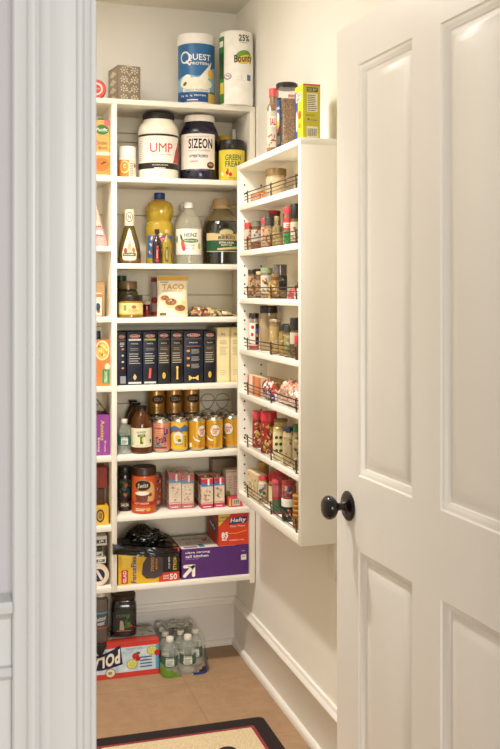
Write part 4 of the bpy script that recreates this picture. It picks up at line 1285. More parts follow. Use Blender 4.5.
can('pink', 'pink sparkling water can beside the tea bottle', 152.9, 169.9, 3.478, E, 'front row of drink cans')
can('yellow', 'yellow lemon soda can with a blue ribbon band', 170.5, 187.5, 3.475, E, 'front row of drink cans')
can('gold', 'gold ginger ale can, left one of the front pair', 188.1, 205.1, 3.478, E, 'front row of drink cans', rzo=.3)
can('gold', 'gold ginger ale can, right one of the front pair', 205.8, 222.8, 3.478, E, 'front row of drink cans', rzo=-.25)
can('gold', 'gold ginger ale can set back at the right end by the rack', 222.9, 239.9, 3.505, E, 'front row of drink cans', rzo=-.75)
rear = [('brown', 148.0, 3.572), ('brown', 165.5, 3.572), ('brown', 182.9, 3.572), ('gold', 200.0, 3.575), ('gold', 217.5, 3.575)]
rl = ['brown can under the left upper can', 'brown can under the middle upper can', 'brown can under the right upper can', 'gold can behind the left ginger ale', 'gold can behind the right ginger ale']
for (k, px, Y), lab in zip(rear, rl): can(k, lab + ', rear row of the drinks shelf', px, px + 16.4, Y, E, 'rear row of drink cans')
for (k, px, Y), lab in zip(rear[:3], ('left', 'middle', 'right')):
    can('brown', 'brown and gold can stacked on the rear row, %s of three' % lab, px, px + 16.4, Y, E + .1232, 'upper drink cans', rzo=.2).scale = (1, 1, .88)

# plastic six-pack rings leaning against the back board
r = root('can_carrier_rings', 'clear plastic can carrier rings propped against the back board above the cans', 'can rings', (X_at(215, 3.655), 3.655, E + .0004))
b = B(); PR = film('#c9bfa8', .45, .2)
for s_ in (-1, 1):
    for j in range(3):
        pts = [(s_ * .030 + .027 * math.cos(a) + .004 * math.sin(2 * a), .004 * math.sin(a + j), .034 + .062 * j + .030 * math.sin(a)) for a in [2 * math.pi * k / 22 for k in range(22)]]
        b.tube(pts, .0013, M('#8f8470', .3), 6, closed=True)
b.build('rings', r)


def bunny_front(p, w, h):
    p.rect(0, w, 0, h, M('#8c3a8a')); p.text('Annies', w * .74, h * .62, h * .5, w * .14, M('#d9c43a'), 2, .02, 0, -math.pi / 2); p.text('bunny', w * .60, h * .26, h * .36, w * .1, M('#e6d8c8'), 2, .03, 0, -math.pi / 2); p.text('fruit', w * .84, h * .22, h * .28, w * .06, M('#e6d8c8'), 2, .01, 0, -math.pi / 2)


r, w, H = carton('purple_snack_box', 'open purple snack box with yellow lettering in the left bay', 'box', 82, 109.6, 415.2, 3.455, LSH['E'], .12, M('#8a3a88', .45), front=bunny_front)
b = B(); b.add([(w, .002, H), (w, .118, H), (w * .55, .118, H + .055), (w * .55, .002, H + .055), (w + .0015, .002, H + .0012), (w + .0015, .118, H + .0012), (w * .55, .118, H + .057), (w * .55, .002, H + .057)],
                [[0, 1, 2, 3], [4, 5, 6, 7], [0, 1, 5, 4], [1, 2, 6, 5], [2, 3, 7, 6], [3, 0, 4, 7]], M('#6a5a44', .6)); b.build('lid_flap', r)

# ================================================================== shelf F
F = SH['F']
r, R, H, P = rnd_item('salsa_jar', 'dark jar with a dark green lid and busy red and green label', 'jar', 117.7, 131.9, 465.5, 3.52, F,
                      [(0, 0), (.93, 0), (1, .03), (1, .72), (.97, .80), (.9, .84), (0, .84)], M('#2a120c', .12, coat=.5), [(0, .82), (.97, .82), (1, .83), (1, .98), (.95, 1), (0, 1)], M('#1c2419', .35))
p = cyl_print(R); p.rect(-R * 1.4, R * 1.4, H * .30, H * .74, M('#2a2a22', .4)); p.blobs(-R * 1.0, R * 1.2, H * .33, H * .72, [M('#a8282a'), M('#3a6a2a'), M('#c8622c'), M('#2a3a62'), M('#151210')], 26, .005, .010, 1, 12)
p.rect(-R * .9, R * .9, H * .08, H * .22, M('#3a2418'), 1); p.text('SALSA', 0, H * .15, R * 1.1, H * .07, CREAM, 2, .02); p.done('label', r)

r, R, H, P = rnd_item('cocoa_canister', 'orange cocoa canister with a brown lid and dark oval emblem', 'canister', 131.6, 156.2, 464.6, 3.475, F,
                      [(0, 0), (.95, 0), (1, .02), (1, .80), (.97, .83), (0, .83)], M('#c8501e', .35, coat=.3), [(0, .81), (.96, .81), (1, .82), (1, .98), (.95, 1), (0, 1)], M('#351e14', .35))
p = cyl_print(R); p.rect(-R * 1.5, R * 1.5, H * .04, H * .79, M('#c9561f', .35)); p.ell(R * .45, H * .45, R * .55, H * .25, M('#dca86a'), .6); p.ell(-R * .1, H * .62, R * .68, H * .125, M('#a8845a'), 1); p.ell(-R * .1, H * .62, R * .64, H * .11, M('#2a1812'), 2)
p.text('Swiss', -R * .1, H * .62, R * .9, H * .10, M('#d9c49a'), 3, .02, .3, .12)
p.ell(-R * .15, H * .45, R * .6, H * .045, M('#e8dcc6'), 3); p.poly([(-R * .7, H * .44), (R * .35, H * .44), (R * .25, H * .25), (-R * .6, H * .25)], M('#6e3a28'), 2.5); p.ell(R * .5, H * .42, R * .18, H * .04, M('#8a3a28'), 2.5)
p.rect(-R * 1.2, R * 1.3, H * .19, H * .27, M('#b82a22'), 3); p.text('HOT COCOA', -R * .2, H * .23, R * 1.2, H * .035, CREAM, 4, .02); p.bars(-R * .7, R * .3, H * .07, H * .14, 2, CREAM, 3); p.ell(R * .35, H * .1, R * .2, H * .04, M('#e0a83a'), 3); p.done('label', r)
can('red', 'reddish drink can standing behind the orange cocoa canister', 145.8, 162.2, 3.565, F, name='soda_can')

# juice boxes
JW, JD, JH = .044, .032, None


def juice(lab, px0, px1, pyt, Yf, group, rz=0.0, d=.038):
    def fr(p, w, h):
        p.rect(0, w, 0, h, M('#dcc6aa')); p.rect(0, w, h * .80, h, M('#c22a36'), 1); p.poly([(0, h * .80), (0, h * .93), (w * .45, h * .80)], M('#2c7ab0'), 2); p.rect(0, w, h * .745, h * .82, M('#2c82b4'), 1.5)
        p.rect(w * .52, w * .68, h * .78, h * .99, WHITE, 3); p.rect(0, w, 0, h * .15, M('#c03a54'), 1); p.bars(w * .15, w * .85, h * .05, h * .1, 1, WHITE, 2)
        p.blobs(w * .1, w * .9, h * .22, h * .68, [M('#b8987a'), M('#d9b8a0'), M('#c88a7a'), M('#e9dcc4'), M('#9a8a72')], 16, .003, .006, 1, int(px0)); p.rect(w * .05, w * .95, h * .18, h * .2, M('#c86a6a'), 2)
    def lf(p, w, h):
        p.rect(0, w, h * .78, h, M('#a82a36')); p.rect(0, w, 0, h * .15, M('#b03a4c')); p.blobs(0, w, h * .15, h * .75, [M('#b8545a'), M('#d9b8a0'), M('#c88a7a'), M('#7a3a34')], 14, .003, .007, 1, 3)
    return carton('juice_box', lab, 'juice box', px0, px1, pyt, Yf, F, d, M('#d2b69c', .4), group, front=fr, left=lf, rz=rz, bev=.0008)


G_ = 'loose juice boxes'
juice('left loose juice box with blue and red top at the front of its shelf', 201.6, 213, 479.0, 3.452, G_)
juice('right loose juice box with blue and red top at the front of its shelf', 214.4, 224.4, 478.0, 3.462, G_)
juice('juice box directly behind the left loose one', 198.6, 209.5, 475.5, 3.505, G_)
juice('juice box directly behind the right loose one', 211.0, 220.8, 475.0, 3.512, G_)
juice('juice box against the back board behind the left loose ones', 196.8, 206.5, 474, 3.555, G_)
juice('juice box against the back board behind the right loose ones', 207.8, 217.5, 474, 3.555, G_)
G2 = 'juice boxes in the wrapped pack'
juice('juice box at the front right corner of the wrapped pack', 182.0, 193.4, 475.0, 3.475, G2)
juice('juice box at the front left corner of the wrapped pack', 169.2, 181.2, 473.8, 3.475, G2)
juice('juice box in the middle right of the wrapped pack', 179.8, 190.6, 472, 3.524, G2)
juice('juice box in the middle left of the wrapped pack', 167.6, 178.6, 471, 3.524, G2)
xa, xb = X_at(168.4, 3.47), X_at(194.3, 3.47)
r = root('juice_pack_wrap', 'loose clear plastic wrap around four juice boxes', 'plastic wrap', (xa, 3.468, F + .0004))
b = B(); ww = xb - xa; hh = Z_at(182, 470.5, 3.5) - F
vs, fs = [], []
N, MM = 40, 9
for j in range(MM + 1):
    t = j / MM
    for k in range(N):
        a = 2 * math.pi * k / N
        c, d = math.cos(a), math.sin(a); q = (abs(c) ** 7 + abs(d) ** 7) ** (-1 / 7)
        inf = 1 + .02 * noise.noise(Vector((c * 3, d * 3, t * 4)))
        vs.append((ww / 2 + (ww / 2 + .004) * q * c * inf, .05 + .056 * q * d * inf, t * hh))
for j in range(MM):
    for k in range(N): fs.append([j * N + k, j * N + (k + 1) % N, (j + 1) * N + (k + 1) % N, (j + 1) * N + k])
fs.append([MM * N + k for k in range(N)])
b.add(vs, fs, film('#e6dccb', .16), True); b.build('film', r)

# right corner of the shelf: brown box, white carton, pink box


def brown_top(p, w, h):
    p.ell(w * .5, h * .35, w * .28, h * .30, INK, 1, 16, .5); p.ell(w * .58, h * .3, w * .2, h * .25, M('#7a6248'), 2, 16); p.bars(w * .1, w * .9, h * .7, h * .88, 2, M('#8a7a62'), 1)


carton('brown_food_box', 'brown box at the back right corner of the juice shelf', 'box', 212.5, 237.5, 459.0, 3.60, F, .055, M('#8c745a', .5), front=brown_top)


def wc_front(p, w, h):
    p.rect(0, w, 0, h, M('#e6dcc8')); p.rect(0, w * .9, h * .93, h * .97, M('#d9a0a0'), 1); p.bars(w * .55, w * .85, h * .2, h * .85, 9, M('#c8a8a0'), 1); p.bars(w * .15, w * .45, h * .45, h * .85, 5, M('#d9b8b4'), 1)
    p.ell(w * .12, h * .26, w * .18, h * .12, M('#8a9a3a'), 1); p.ell(w * .3, h * .12, w * .2, h * .1, M('#c8384a'), 1)


carton('white_food_carton', 'tall white carton beside the rack, in front of the brown box', 'carton', 226.2, 240.5, 470, 3.515, F, .06, M('#e4dac6', .45), front=wc_front)


def pk_front(p, w, h):
    p.rect(0, w, 0, h, M('#cf4a58')); p.rect(w * .25, w * .78, h * .18, h * .92, M('#e0d2c0'), 1)
    for k in range(9): p.rect(w * (.29 + .05 * k), w * (.29 + .05 * k) + w * (.012 + .012 * (k % 3)), h * .28, h * .85, INK, 2)
    p.rect(0, w * .12, h * .1, h, M('#d9c23a'), 1)


carton('pink_food_box', 'small pink box with a barcode at the front right of the juice shelf', 'box', 229.0, 242.5, 498.5, 3.448, F, .06, M('#c8404e', .45), front=pk_front)

# left bay: yellow box, brown box, red box


def yel_front(p, w, h):
    p.rect(0, w, 0, h, M('#dcae2c')); p.ell(w * .66, h * .5, w * .17, h * .36, INK, 1, 18); p.ell(w * .66, h * .5, w * .12, h * .26, M('#c8982a'), 2, 18); p.text('@', w * .66, h * .5, w * .16, h * .34, INK, 3, .02)


r, w, H1 = carton('yellow_food_box', 'bright yellow box with a black round emblem in the left bay', 'box', 84, 108.6, 502.5 + 4.5, 3.45, LSH['F'], .10, M('#d9a92a', .45), front=yel_front)
z1 = LSH['F'] + H1 + .001
r, w, H2 = carton('brown_carton', 'dark brown carton between the yellow and the red boxes', 'box', 84, 104.6, 489, 3.475, z1, .08, M('#4a2c1c', .5))
z2 = z1 + H2 + .001
carton('red_food_box', 'dark red box on top of the pile in the left bay', 'box', 83, 107, 468, 3.475, z2, .09, M('#a03a2c', .45), front=plain(M('#8e3226')))

# ================================================================== shelf G, bag boxes
G = SH['G']
Yf = 3.432
X0, X1 = X_at(118.3, Yf), X_at(179.3, Yf); w = X1 - X0; H = .122; Dp = .19
r = root('trash_bag_box', 'yellow and black carton of trash bags at the left of the lowest shelf', 'box', (X0, Yf, G + .0004), 0)
b = B(); b.box(0, w, 0, Dp, 0, H, M('#1d1a17', .4), .0012); b.build('carton', r)
p = Print(lambda u, v, e: (u, -e, v)); YL = M('#dcae20', .4)
p.rect(0, w * .72, 0, H, YL); p.rect(w * .70, w, 0, H, M('#181513'), .5); p.rect(w * .66, w, 0, H * .27, M('#d03a20'), 1.5); p.poly([(w * .66, H), (w, H), (w, H * .88), (w * .76, H * .88)], M('#d03a20'), 1)
p.rect(w * .05, w * .155, H * .04, H * .44, M('#c02a1c'), 1); p.text('GLAD', w * .102, H * .24, H * .34, w * .055, WHITE, 2, .04, 0, math.pi / 2)
p.text('ForceFlex', w * .25, H * .44, H * .8, w * .085, M('#2c3f9a'), 2, .05, 0, math.pi / 2)
p.poly([(w * .38, H * .28), (w * .45, H * .14), (w * .6, H * .12), (w * .72, H * .20), (w * .73, H * .7), (w * .64, H * .86), (w * .48, H * .84), (w * .40, H * .6)], M('#46393a'), 2)
p.text('STRONG', w * .555, H * .55, H * .42, w * .055, M('#d9962c'), 3, .04, 0, math.pi / 2); p.text('BAGS', w * .62, H * .55, H * .32, w * .03, M('#d9962c'), 3, .04, 0, math.pi / 2)
p.text('OUR MOST', w * .83, H * .58, H * .4, w * .028, WHITE, 2, .02, 0, math.pi / 2); p.text('STRONG', w * .925, H * .58, H * .5, w * .06, M('#e0b42c'), 2, .05, 0, math.pi / 2)
p.text('50', w * .90, H * .135, w * .12, H * .17, WHITE, 3, .04); p.text('LARGE', w * .78, H * .17, w * .09, H * .05, WHITE, 3, .03); p.text('BAGS', w * .78, H * .10, w * .09, H * .05, WHITE, 3, .03)
p.rect(w * .06, w * .2, H * .50, H * .96, M('#e6c443'), .7)
p.done('front_print', r)
p = Print(topmap(H)); p.rect(0, w, 0, Dp, M('#1a1714')); p.rect(w * .45, w * .98, Dp * .1, Dp * .25, M('#8a6a2c'), 1); p.rect(w * .7, w * .98, Dp * .5, Dp * .58, M('#8a6a2c'), 1); p.done('top_print', r)
BAGBOX_TOP = G + H

# crumpled black bag
r = root('black_trash_bag', 'crumpled shiny black trash bag draped over the yellow box', 'trash bag', (X_at(140, 3.5), 3.50, BAGBOX_TOP + .001), 0)
BM = M('#0a0908', .24, coat=.35)


def crumple(nx, ny, fx, seed):
    vs = [fx(i / nx, j / ny) for j in range(ny + 1) for i in range(nx + 1)]
    fs = [[j * (nx + 1) + i, j * (nx + 1) + i + 1, (j + 1) * (nx + 1) + i + 1, (j + 1) * (nx + 1) + i] for j in range(ny) for i in range(nx)]
    return vs, fs


b = B()
t = bmesh.new(); bmesh.ops.create_icosphere(t, subdivisions=5, radius=1.0)
for v in t.verts:
    n_ = v.co.copy(); q = Vector((n_.x * 1.5, n_.y * 1.5, n_.z * 1.5 + 4))
    d = 1 + .28 * noise.noise(q * 1.6) + .16 * abs(noise.noise(q * 4.1)) - .10 * abs(noise.noise(q * 9))
    c = Vector((.026 + n_.x * .072 * d, n_.y * .062 * d, n_.z * .040 * d + .030))
    c.z *= (1 - .35 * max(0, n_.x)) if n_.z > 0 else 1
    c.z = max(.0006 + .0015 * abs(noise.noise(q * 3)), c.z)
    v.co = c
t.verts.index_update()
b.add([v.co.copy() for v in t.verts], [[v.index for v in f.verts] for f in t.faces], BM, True); t.free()
b.build('crumpled_mass', r)


def drape(u, v):
    """band hanging over the front edge, from the left divider to mid box; u along, v down"""
    base = Vector((-.112 + .235 * u, -.0905, .0335 - .044 * u + .012 * u * u))
    fall = v * (.036 - .004 * u)
    y = base.y - .004 * math.sin(u * 9 + v * 3) * .8 - .004 * noise.noise(Vector((u * 8, v * 4, 1)))
    return (base.x + .004 * noise.noise(Vector((u * 5, v * 5, 3))), y, base.z - fall * 1.0)


vs, fs = crumple(40, 10, drape, 1)
n0 = len(vs); vs2 = [(x, y + .0035, z) for x, y, z in vs]
fs2 = [[i + n0 for i in f][::-1] for f in fs]
nx, ny = 40, 10
edge = [i for i in range(nx + 1)] + [(j + 1) * (nx + 1) - 1 for j in range(1, ny + 1)] + [ny * (nx + 1) + i for i in range(nx - 1, -1, -1)] + [j * (nx + 1) for j in range(ny - 1, 0, -1)]
rim = [[edge[k], edge[(k + 1) % len(edge)], edge[(k + 1) % len(edge)] + n0, edge[k] + n0] for k in range(len(edge))]
b = B(); b.add(vs + vs2, fs + fs2 + rim, BM, True)
# top of the band running back over the box
vs, fs = crumple(30, 8, lambda u, v: (-.078 + .19 * u, -.082 + .05 * v, .0305 - .026 * u + .008 * v + .004 * noise.noise(Vector((u * 9, v * 5, 2)))), 2)
n0 = len(vs); b.add(vs + [(x, y, z - .004) for x, y, z in vs], fs + [[i + n0 for i in f][::-1] for f in fs], BM, True)
b.build('hanging_fold', r)
b = B(); b.box(-.1155, -.1115, -.096, -.0845, -.002, .036, M('#4a443c', .4), .001); b.build('fold_end', r)

# purple box
Yf = 3.435
X0, X1 = X_at(181.6, Yf), XR0 - .0015; w = X1 - X0; H = Z_at(215, 547.0, Yf) - G; Dp = .19
r = root('kitchen_bag_box', 'wide purple carton of kitchen bags with a white arrow', 'box', (X0, Yf, G + .0004), 0)
PU = M('#52266a', .4)
b = B(); b.box(0, w, 0, Dp, 0, H, PU, .0012); b.build('carton', r)
p = Print(lambda u, v, e: (u, -e, v)); p.rect(0, w, 0, H, PU)
p.text('ultra strong', w * .235, H * .865, w * .36, H * .085, WHITE, 1, .03); p.text('tall kitchen', w * .225, H * .745, w * .34, H * .085, WHITE, 1, .03); p.text('drawstring bags', w * .15, H * .655, w * .2, H * .035, M('#b89ac8'), 1)
AR = M('#f0ead8', .4); u0, v0, s = w * .115, H * .27, H * .2   # arrow pointing up to the right
a45 = math.pi / 4
def rbar(cu, cv, L, t_, ang, m, ly):
    c, d = math.cos(ang), math.sin(ang); P_ = []
    for k in range(9): a = math.pi / 2 + math.pi * k / 8; P_.append((-L / 2 + t_ * math.cos(a), t_ * math.sin(a)))
    for k in range(9): a = -math.pi / 2 + math.pi * k / 8; P_.append((L / 2 + t_ * math.cos(a), t_ * math.sin(a)))
    p.poly([(cu + x * c - y * d, cv + x * d + y * c) for x, y in P_], m, ly)
rbar(u0 - .004, v0 - .003, .040, .0065, a45, AR, 1); rbar(u0 - .001, v0 + s * .76, .034, .0062, 0, AR, 1); rbar(u0 + .0155, v0 - .001, .032, .0062, math.pi / 2, AR, 1)
p.text('up&up', u0 + .002, v0 + s * .76, .016, .005, INK, 2, .02)
p.rect(w * .885, w * .965, H * .49, H * .67, M('#e3d9cc'), 1); p.text('45', w * .925, H * .60, w * .045, H * .05, PU, 2, .03); p.text('13 GAL', w * .92, H * .80, w * .05, H * .03, WHITE, 1)
p.done('front_print', r)
p = Print(topmap(H)); p.rect(.001, w * .85, .001, Dp - .001, M('#e4dbcb')); p.rect(0, w, Dp * .97, Dp, PU, .5); p.rect(w * .8, w, 0, Dp, PU, .5)
p.text('ultra strong', w * .3, Dp * .7, w * .4, Dp * .14, PU, 1, .03); p.rect(w * .05, w * .25, Dp * .06, Dp * .16, M('#8a6a9a'), 1); p.rect(w * .28, w * .36, Dp * .06, Dp * .28, M('#3a7a9a'), 1); p.rect(w * .12, w * .5, Dp * .3, Dp * .5, M('#c9b8c0'), 1)
p.rect(w * .4, w * .47, Dp * .5, Dp * .62, RED, 1.5); p.done('top_print', r)
p = Print(lambda u, v, e: (-e, Dp - u, v)); p.rect(0, Dp, 0, H, M('#4a2060')); p.text('tall kitchen', Dp * .5, H * .6, Dp * .7, H * .12, WHITE, 1, .03); p.done('side_print', r)

# red box on the purple one
zt = G + H + .0006; Yh = 3.438
X0, X1 = X_at(218.5, Yh), XR0 - .002; w = X1 - X0; H = min(Z_at(234, 513.2, Yh) - zt, SH['F'] - TH - zt - .004); Dp = .17
r = root('food_bag_box', 'red carton of zipper bags resting on the purple box', 'box', (X0, Yh, zt + .0004), 0)
HR = M('#cc3a1e', .4)
b = B(); b.box(0, w, 0, Dp, 0, H, HR, .0012); b.build('carton', r)
p = Print(lambda u, v, e: (u, -e, v)); p.rect(0, w, 0, H, HR); p.poly([(0, H), (w * .42, H), (w * .28, H * .88), (0, H * .62)], M('#e3c23a'), 1)
p.text('5 MORE', w * .17, H * .90, w * .28, H * .07, M('#1d2c74'), 2, .04); p.text('BAGS!', w * .12, H * .80, w * .18, H * .05, M('#1d2c74'), 2, .03)
p.poly([(w * .34, H * .66), (w * .93, H * .70), (w * .96, H * .90), (w * .42, H * .86)], M('#1a2a6a'), 1.5); p.text('Hefty', w * .66, H * .78, w * .54, H * .17, WHITE, 3, .05, .2, .03)
p.text('Easy Flaps', w * .64, H * .60, w * .5, H * .07, M('#e9c8a0'), 2, .02, .2)
p.poly([(w * .3, H * .38), (w * .6, H * .36), (w * .95, H * .44), (w * .95, H * .46), (w * .6, H * .385), (w * .3, H * .40)], M('#e3a03a'), 2)
p.text('85', w * .21, H * .34, w * .22, H * .18, WHITE, 2, .05); p.text('BAGS', w * .2, H * .2, w * .17, H * .08, WHITE, 2, .04); p.text('TRASH BAGS 13 GAL', w * .6, H * .16, w * .5, H * .04, CREAM, 2, .01); p.done('front_print', r)
p = Print(lambda u, v, e: (-e, Dp - u, v)); p.rect(0, Dp, 0, H, M('#a82c18')); p.poly([(Dp * .2, H * .4), (Dp * .8, H * .30), (Dp * .8, H * .6), (Dp * .2, H * .75)], M('#3a3050'), 1); p.text('Hefty', Dp * .5, H * .5, Dp * .5, H * .16, WHITE, 2, .04, .2, -.15); p.done('side_print', r)

# left bay bottom: white trays and a roll
zb = LSH['G']


def tray_front(txt):
    def f(p, w, h): p.rect(w * .45, w * .95, h * .2, h * .55, M('#3a3a3c')); p.text(txt, w * .70, h * .38, w * .4, h * .25, WHITE, 1, .03)
    return f


xr = X_at(97.5, 3.475); Rr = .0385
r = root('parchment_roll', 'short paper roll with its round end facing out, lowest in left bay', 'paper roll', (xr, 3.45, zb + Rr + .0005), 0)
b = B(); b.lathe([(Rr * .30, 0), (Rr, 0), (Rr, .17), (Rr * .30, .17)], M('#e0cbb0', .6), 36); b.lathe([(0, .002), (Rr * .3, .002), (Rr * .3, .16), (0, .16)], M('#a8865e', .8), 20)
o = b.build('roll', r); o.rotation_euler = (math.radians(-90), 0, 0)
p = Print(lambda u, v, e: (u, -e, v)); p.ell(0, 0, Rr * .78, Rr * .78, M('#e6d6bf'), 1, 26); p.ell(0, 0, Rr * .6, Rr * .6, M('#1f2740'), 2, 26); p.poly([(-Rr * .3, Rr * .5), (-Rr * .05, Rr * .5), (Rr * .45, -Rr * .4), (Rr * .2, -Rr * .45)], M('#e6d6bf'), 3); p.done('end_label', r)
z = zb + 2 * Rr + .0012
for k, (lab, a1, hh) in enumerate((('white box lying on the paper roll', 106, .022), ('white box in the middle of the left bay pile', 103, .020), ('small dark box between the white ones', 102, .020), ('topmost white box of the left bay pile', 107, .034))):
    X1_ = X_at(a1, 3.46)
    r = root('small_flat_box', lab, 'box', (X1_ - .13, 3.46, z), 0, 'flat boxes piled in the left bay')
    b = B(); b.box(0, .13, 0, .12, 0, hh, M('#2b2a2c' if k == 2 else '#ddd6c8', .45), .0015); b.build('carton', r)
    p = Print(lambda u, v, e: (u, -e, v)); p.rect(.08, .125, hh * .25, hh * .65, M('#4a4648')); p.text('JR', .11, hh * .45, .02, hh * .3, WHITE, 1, .03) if k != 2 else None; p.done('front_print', r)
    z += hh + .0008

# ================================================================== on the floor
Yf = 3.468
X1 = X_at(158.8, Yf); w = .40; X0 = X1 - w; H = .128; Dp = .150
r = root('seltzer_carton', 'long red, white and blue carton of seltzer cans on the floor', 'carton', (X0, Yf, .0006), 0)
b = B(); b.box(0, w, 0, Dp, 0, H, M('#cfd3d0', .4), .003); b.build('carton', r)
RD = M('#c8382c', .4); BG = M('#c3d2da', .4)


def lime(p, u, v, s, ly=2):
    p.ell(u, v, s, s * .85, M('#a8a83a'), ly, 20); p.ell(u, v, s * .82, s * .7, M('#dcd67a'), ly + .5, 20)
    for k in range(6):
        a = k * math.pi / 3 + .3; p.ell(u + s * .42 * math.cos(a), v + s * .36 * math.sin(a), s * .28, s * .12, M('#c3c04c'), ly + 1, 8, a)


def polar(p, u, v, W_, H_, ly=2):
    # the carton lies upside down, so its name is turned round: P at the right, rising to the right
    base = lambda x: v + H_ * (-.42 + .55 * max(0, x) ** 1.3 + .10 * abs(min(0, x)))
    hgt = lambda x: H_ * (.70 + .42 * x)
    xs = [-.56 + 1.10 * k / 10 for k in range(11)]
    P_ = [(u + W_ * x, base(x) - H_ * .12) for x in xs] + [(u + W_ * (x - .06 * (x > .4)), base(x) + hgt(x) + H_ * .16) for x in xs[::-1]]
    p.poly(P_, M('#1a1d3a', .4), ly)
    vs, tr = textgeo('POLAR', .08)
    Q = [(u - x * W_ * .94 - .012 * W_ * (0), base(-x) + hgt(-x) * (.5 - y)) for x, y in vs]
    p.tris([tuple(Q[i] for i in t_) for t_ in tr], M('#e6ddca', .4), ly + 1)


p = Print(lambda u, v, e: (u, -e, v)); p.rect(0, w, 0, H, BG); p.rect(0, w, 0, H * .15, RD, 1); p.rect(0, w, H * .86, H, RD, 1)
p.blobs(w * .05, w * .98, H * .17, H * .84, [M('#d6dfe0'), M('#a8c0d0'), M('#c9d6da'), M('#b3c8d4')], 60, .006, .014, .5, 2); p.rect(w * .97, w, H * .15, H * .86, M('#5a9ab8'), 1)
ul = lambda px: X_at(px, Yf) - X0
polar(p, ul(102), H * .52, .140, H * .46); p.ell(ul(110.5), H * .17, .019, .017, M('#8a6a3a'), 3); p.ell(ul(110.5), H * .17, .016, .0145, M('#e3d6b8'), 4); p.ell(ul(110), H * .17, .008, .006, M('#a88a5a'), 5)
lime(p, ul(132), H * .36, .021, 2); p.ell(ul(135.5), H * .58, .013, .012, RED, 3.6, 14); p.ell(ul(138), H * .5, .009, .009, M('#a81c24'), 4); p.ell(ul(138), H * .66, .008, .005, M('#3a6a2c'), 4.2)
lime(p, ul(152), H * .70, .02, 2); p.ell(ul(157), H * .62, .01, .011, RED, 4); p.ell(ul(100), H * .78, .012, .008, RED, 3)
for k in range(4): p.rect(ul(140), ul(152), H * (.24 + .09 * k), H * (.275 + .09 * k), M('#3d5a80'), 2)
p.text('ORANGE VANILLA', ul(136), H * .80, .075, .006, M('#4a5a6a'), 2)
p.done('front_print', r)
p = Print(topmap(H)); p.rect(0, w, 0, Dp, M('#cbd2d0')); p.rect(0, w, 0, Dp * .30, RD, 1); p.rect(0, w, Dp * .95, Dp, RD, 1); p.blobs(0, w, Dp * .3, Dp * .95, [M('#d6dfe0'), M('#a8c0d0'), M('#7a9ab0')], 30, .006, .014, 1, 4)
polar(p, ul(107), Dp * .62, .085, Dp * .36); p.ell(ul(111), Dp * .33, .016, .018, M('#a8824a'), 4); p.ell(ul(111), Dp * .33, .013, .015, M('#e3d6b8'), 5); lime(p, ul(130), Dp * .5, .018); p.ell(ul(133), Dp * .66, .009, .010, RED, 4); lime(p, ul(149), Dp * .72, .016)
p.done('top_print', r)

# jug and bottle standing on the carton
zt = H + .0012
r, R, H_, P = rnd_item('dark_square_jar', 'large dark square jar with green and white label on the seltzer carton', 'jar', 109.6, 136.6, 594, 3.568, zt,
                      [(0, 0), (.9, 0), (1, .04), (1, .72), (.96, .80), (.88, .85), (.86, .88), (0, .88)], M('#1d1712', .15, coat=.6),
                      [(0, .87), (.88, .87), (.92, .88), (.92, .98), (.86, 1), (0, 1)], M('#3a2418', .35), sq=4.5, h=.150)
p = Print(sqmap(R, 4.5), .006); p.rect(-R * .8, R * .8, H_ * .14, H_ * .62, M('#2c2e26')); p.ell(0, H_ * .62, R * .7, H_ * .07, M('#25332a'), 1); p.text('COFFEE', 0, H_ * .53, R * 1.1, H_ * .07, M('#7a7a6a'), 2, .02)
p.poly([(-R * .3, H_ * .18), (R * .1, H_ * .18), (0, H_ * .4), (-R * .25, H_ * .42)], M('#b8a890'), 2); p.blobs(0, R * .7, H_ * .22, H_ * .55, [M('#3a7a2c'), M('#4c8a36'), M('#2c5a24')], 12, .005, .010, 2, 7); p.ell(R * .6, H_ * .28, .005, .005, RED, 4); p.rect(-R * .5, R * .6, H_ * .15, H_ * .17, M('#a8842c'), 2); p.done('label', r)
r, R, H_, P = rnd_item('seltzer_bottle', 'grey plastic bottle with a blue label on the seltzer carton, at the door jamb', 'bottle', 92.5, 108.3, 594, 3.512, zt,
                      [(0, 0), (.9, 0), (1, .03), (1, .80), (.92, .88), (.6, .92), (.5, .93), (0, .93)], M('#6a645c', .2, coat=.4), [(0, .92), (.6, .92), (.62, .93), (.62, .99), (.55, 1), (0, 1)], M('#dcd6c8', .4), h=.178, capname='cap')
p = cyl_print(R); p.rect(-R * 1.4, R * 1.4, H_ * .30, H_ * .62, M('#4a5a62')); p.text('Seltzer', R * .1, H_ * .50, R * 1.4, H_ * .09, WHITE, 2, .03, .2, .2); p.text('water', R * .1, H_ * .40, R * 1.0, H_ * .07, WHITE, 2, .02, .2, .2); p.rect(-R * 1.4, R * 1.4, H_ * .59, H_ * .63, M('#6a9ab0'), 1); p.rect(-R * 1.4, R * 1.4, H_ * .29, H_ * .32, M('#b85a3a'), 1); p.done('label', r)

# small dark cloth hanging over the carton front
r = root('dark_cloth', 'small dark pointed cloth hanging over the front of the seltzer carton', 'cloth', (X_at(99.5, 3.46), 3.4665, zt), 0)


def clothf(u, v):
    wdt = .028 * (1 - .9 * max(0, v - .35) / .65)
    x = (u - .5) * wdt * 2 * .9 + .004 * v
    z_ = .004 - max(0, v - .25) * .062; y_ = .014 - .0165 * min(1, v / .3) - .002 * math.sin(u * 9)
    return (x, y_ - .003, z_ + .002 * math.sin(u * 7) * (1 - v))


vs, fs = crumple(14, 14, clothf, 1)
n0 = len(vs); b = B(); b.add(vs + [(x, y - .0012, z_ + .0008) for x, y, z_ in vs], fs[:] + [[i + n0 for i in f][::-1] for f in fs], M('#1a1614', .7), True); b.build('cloth', r)

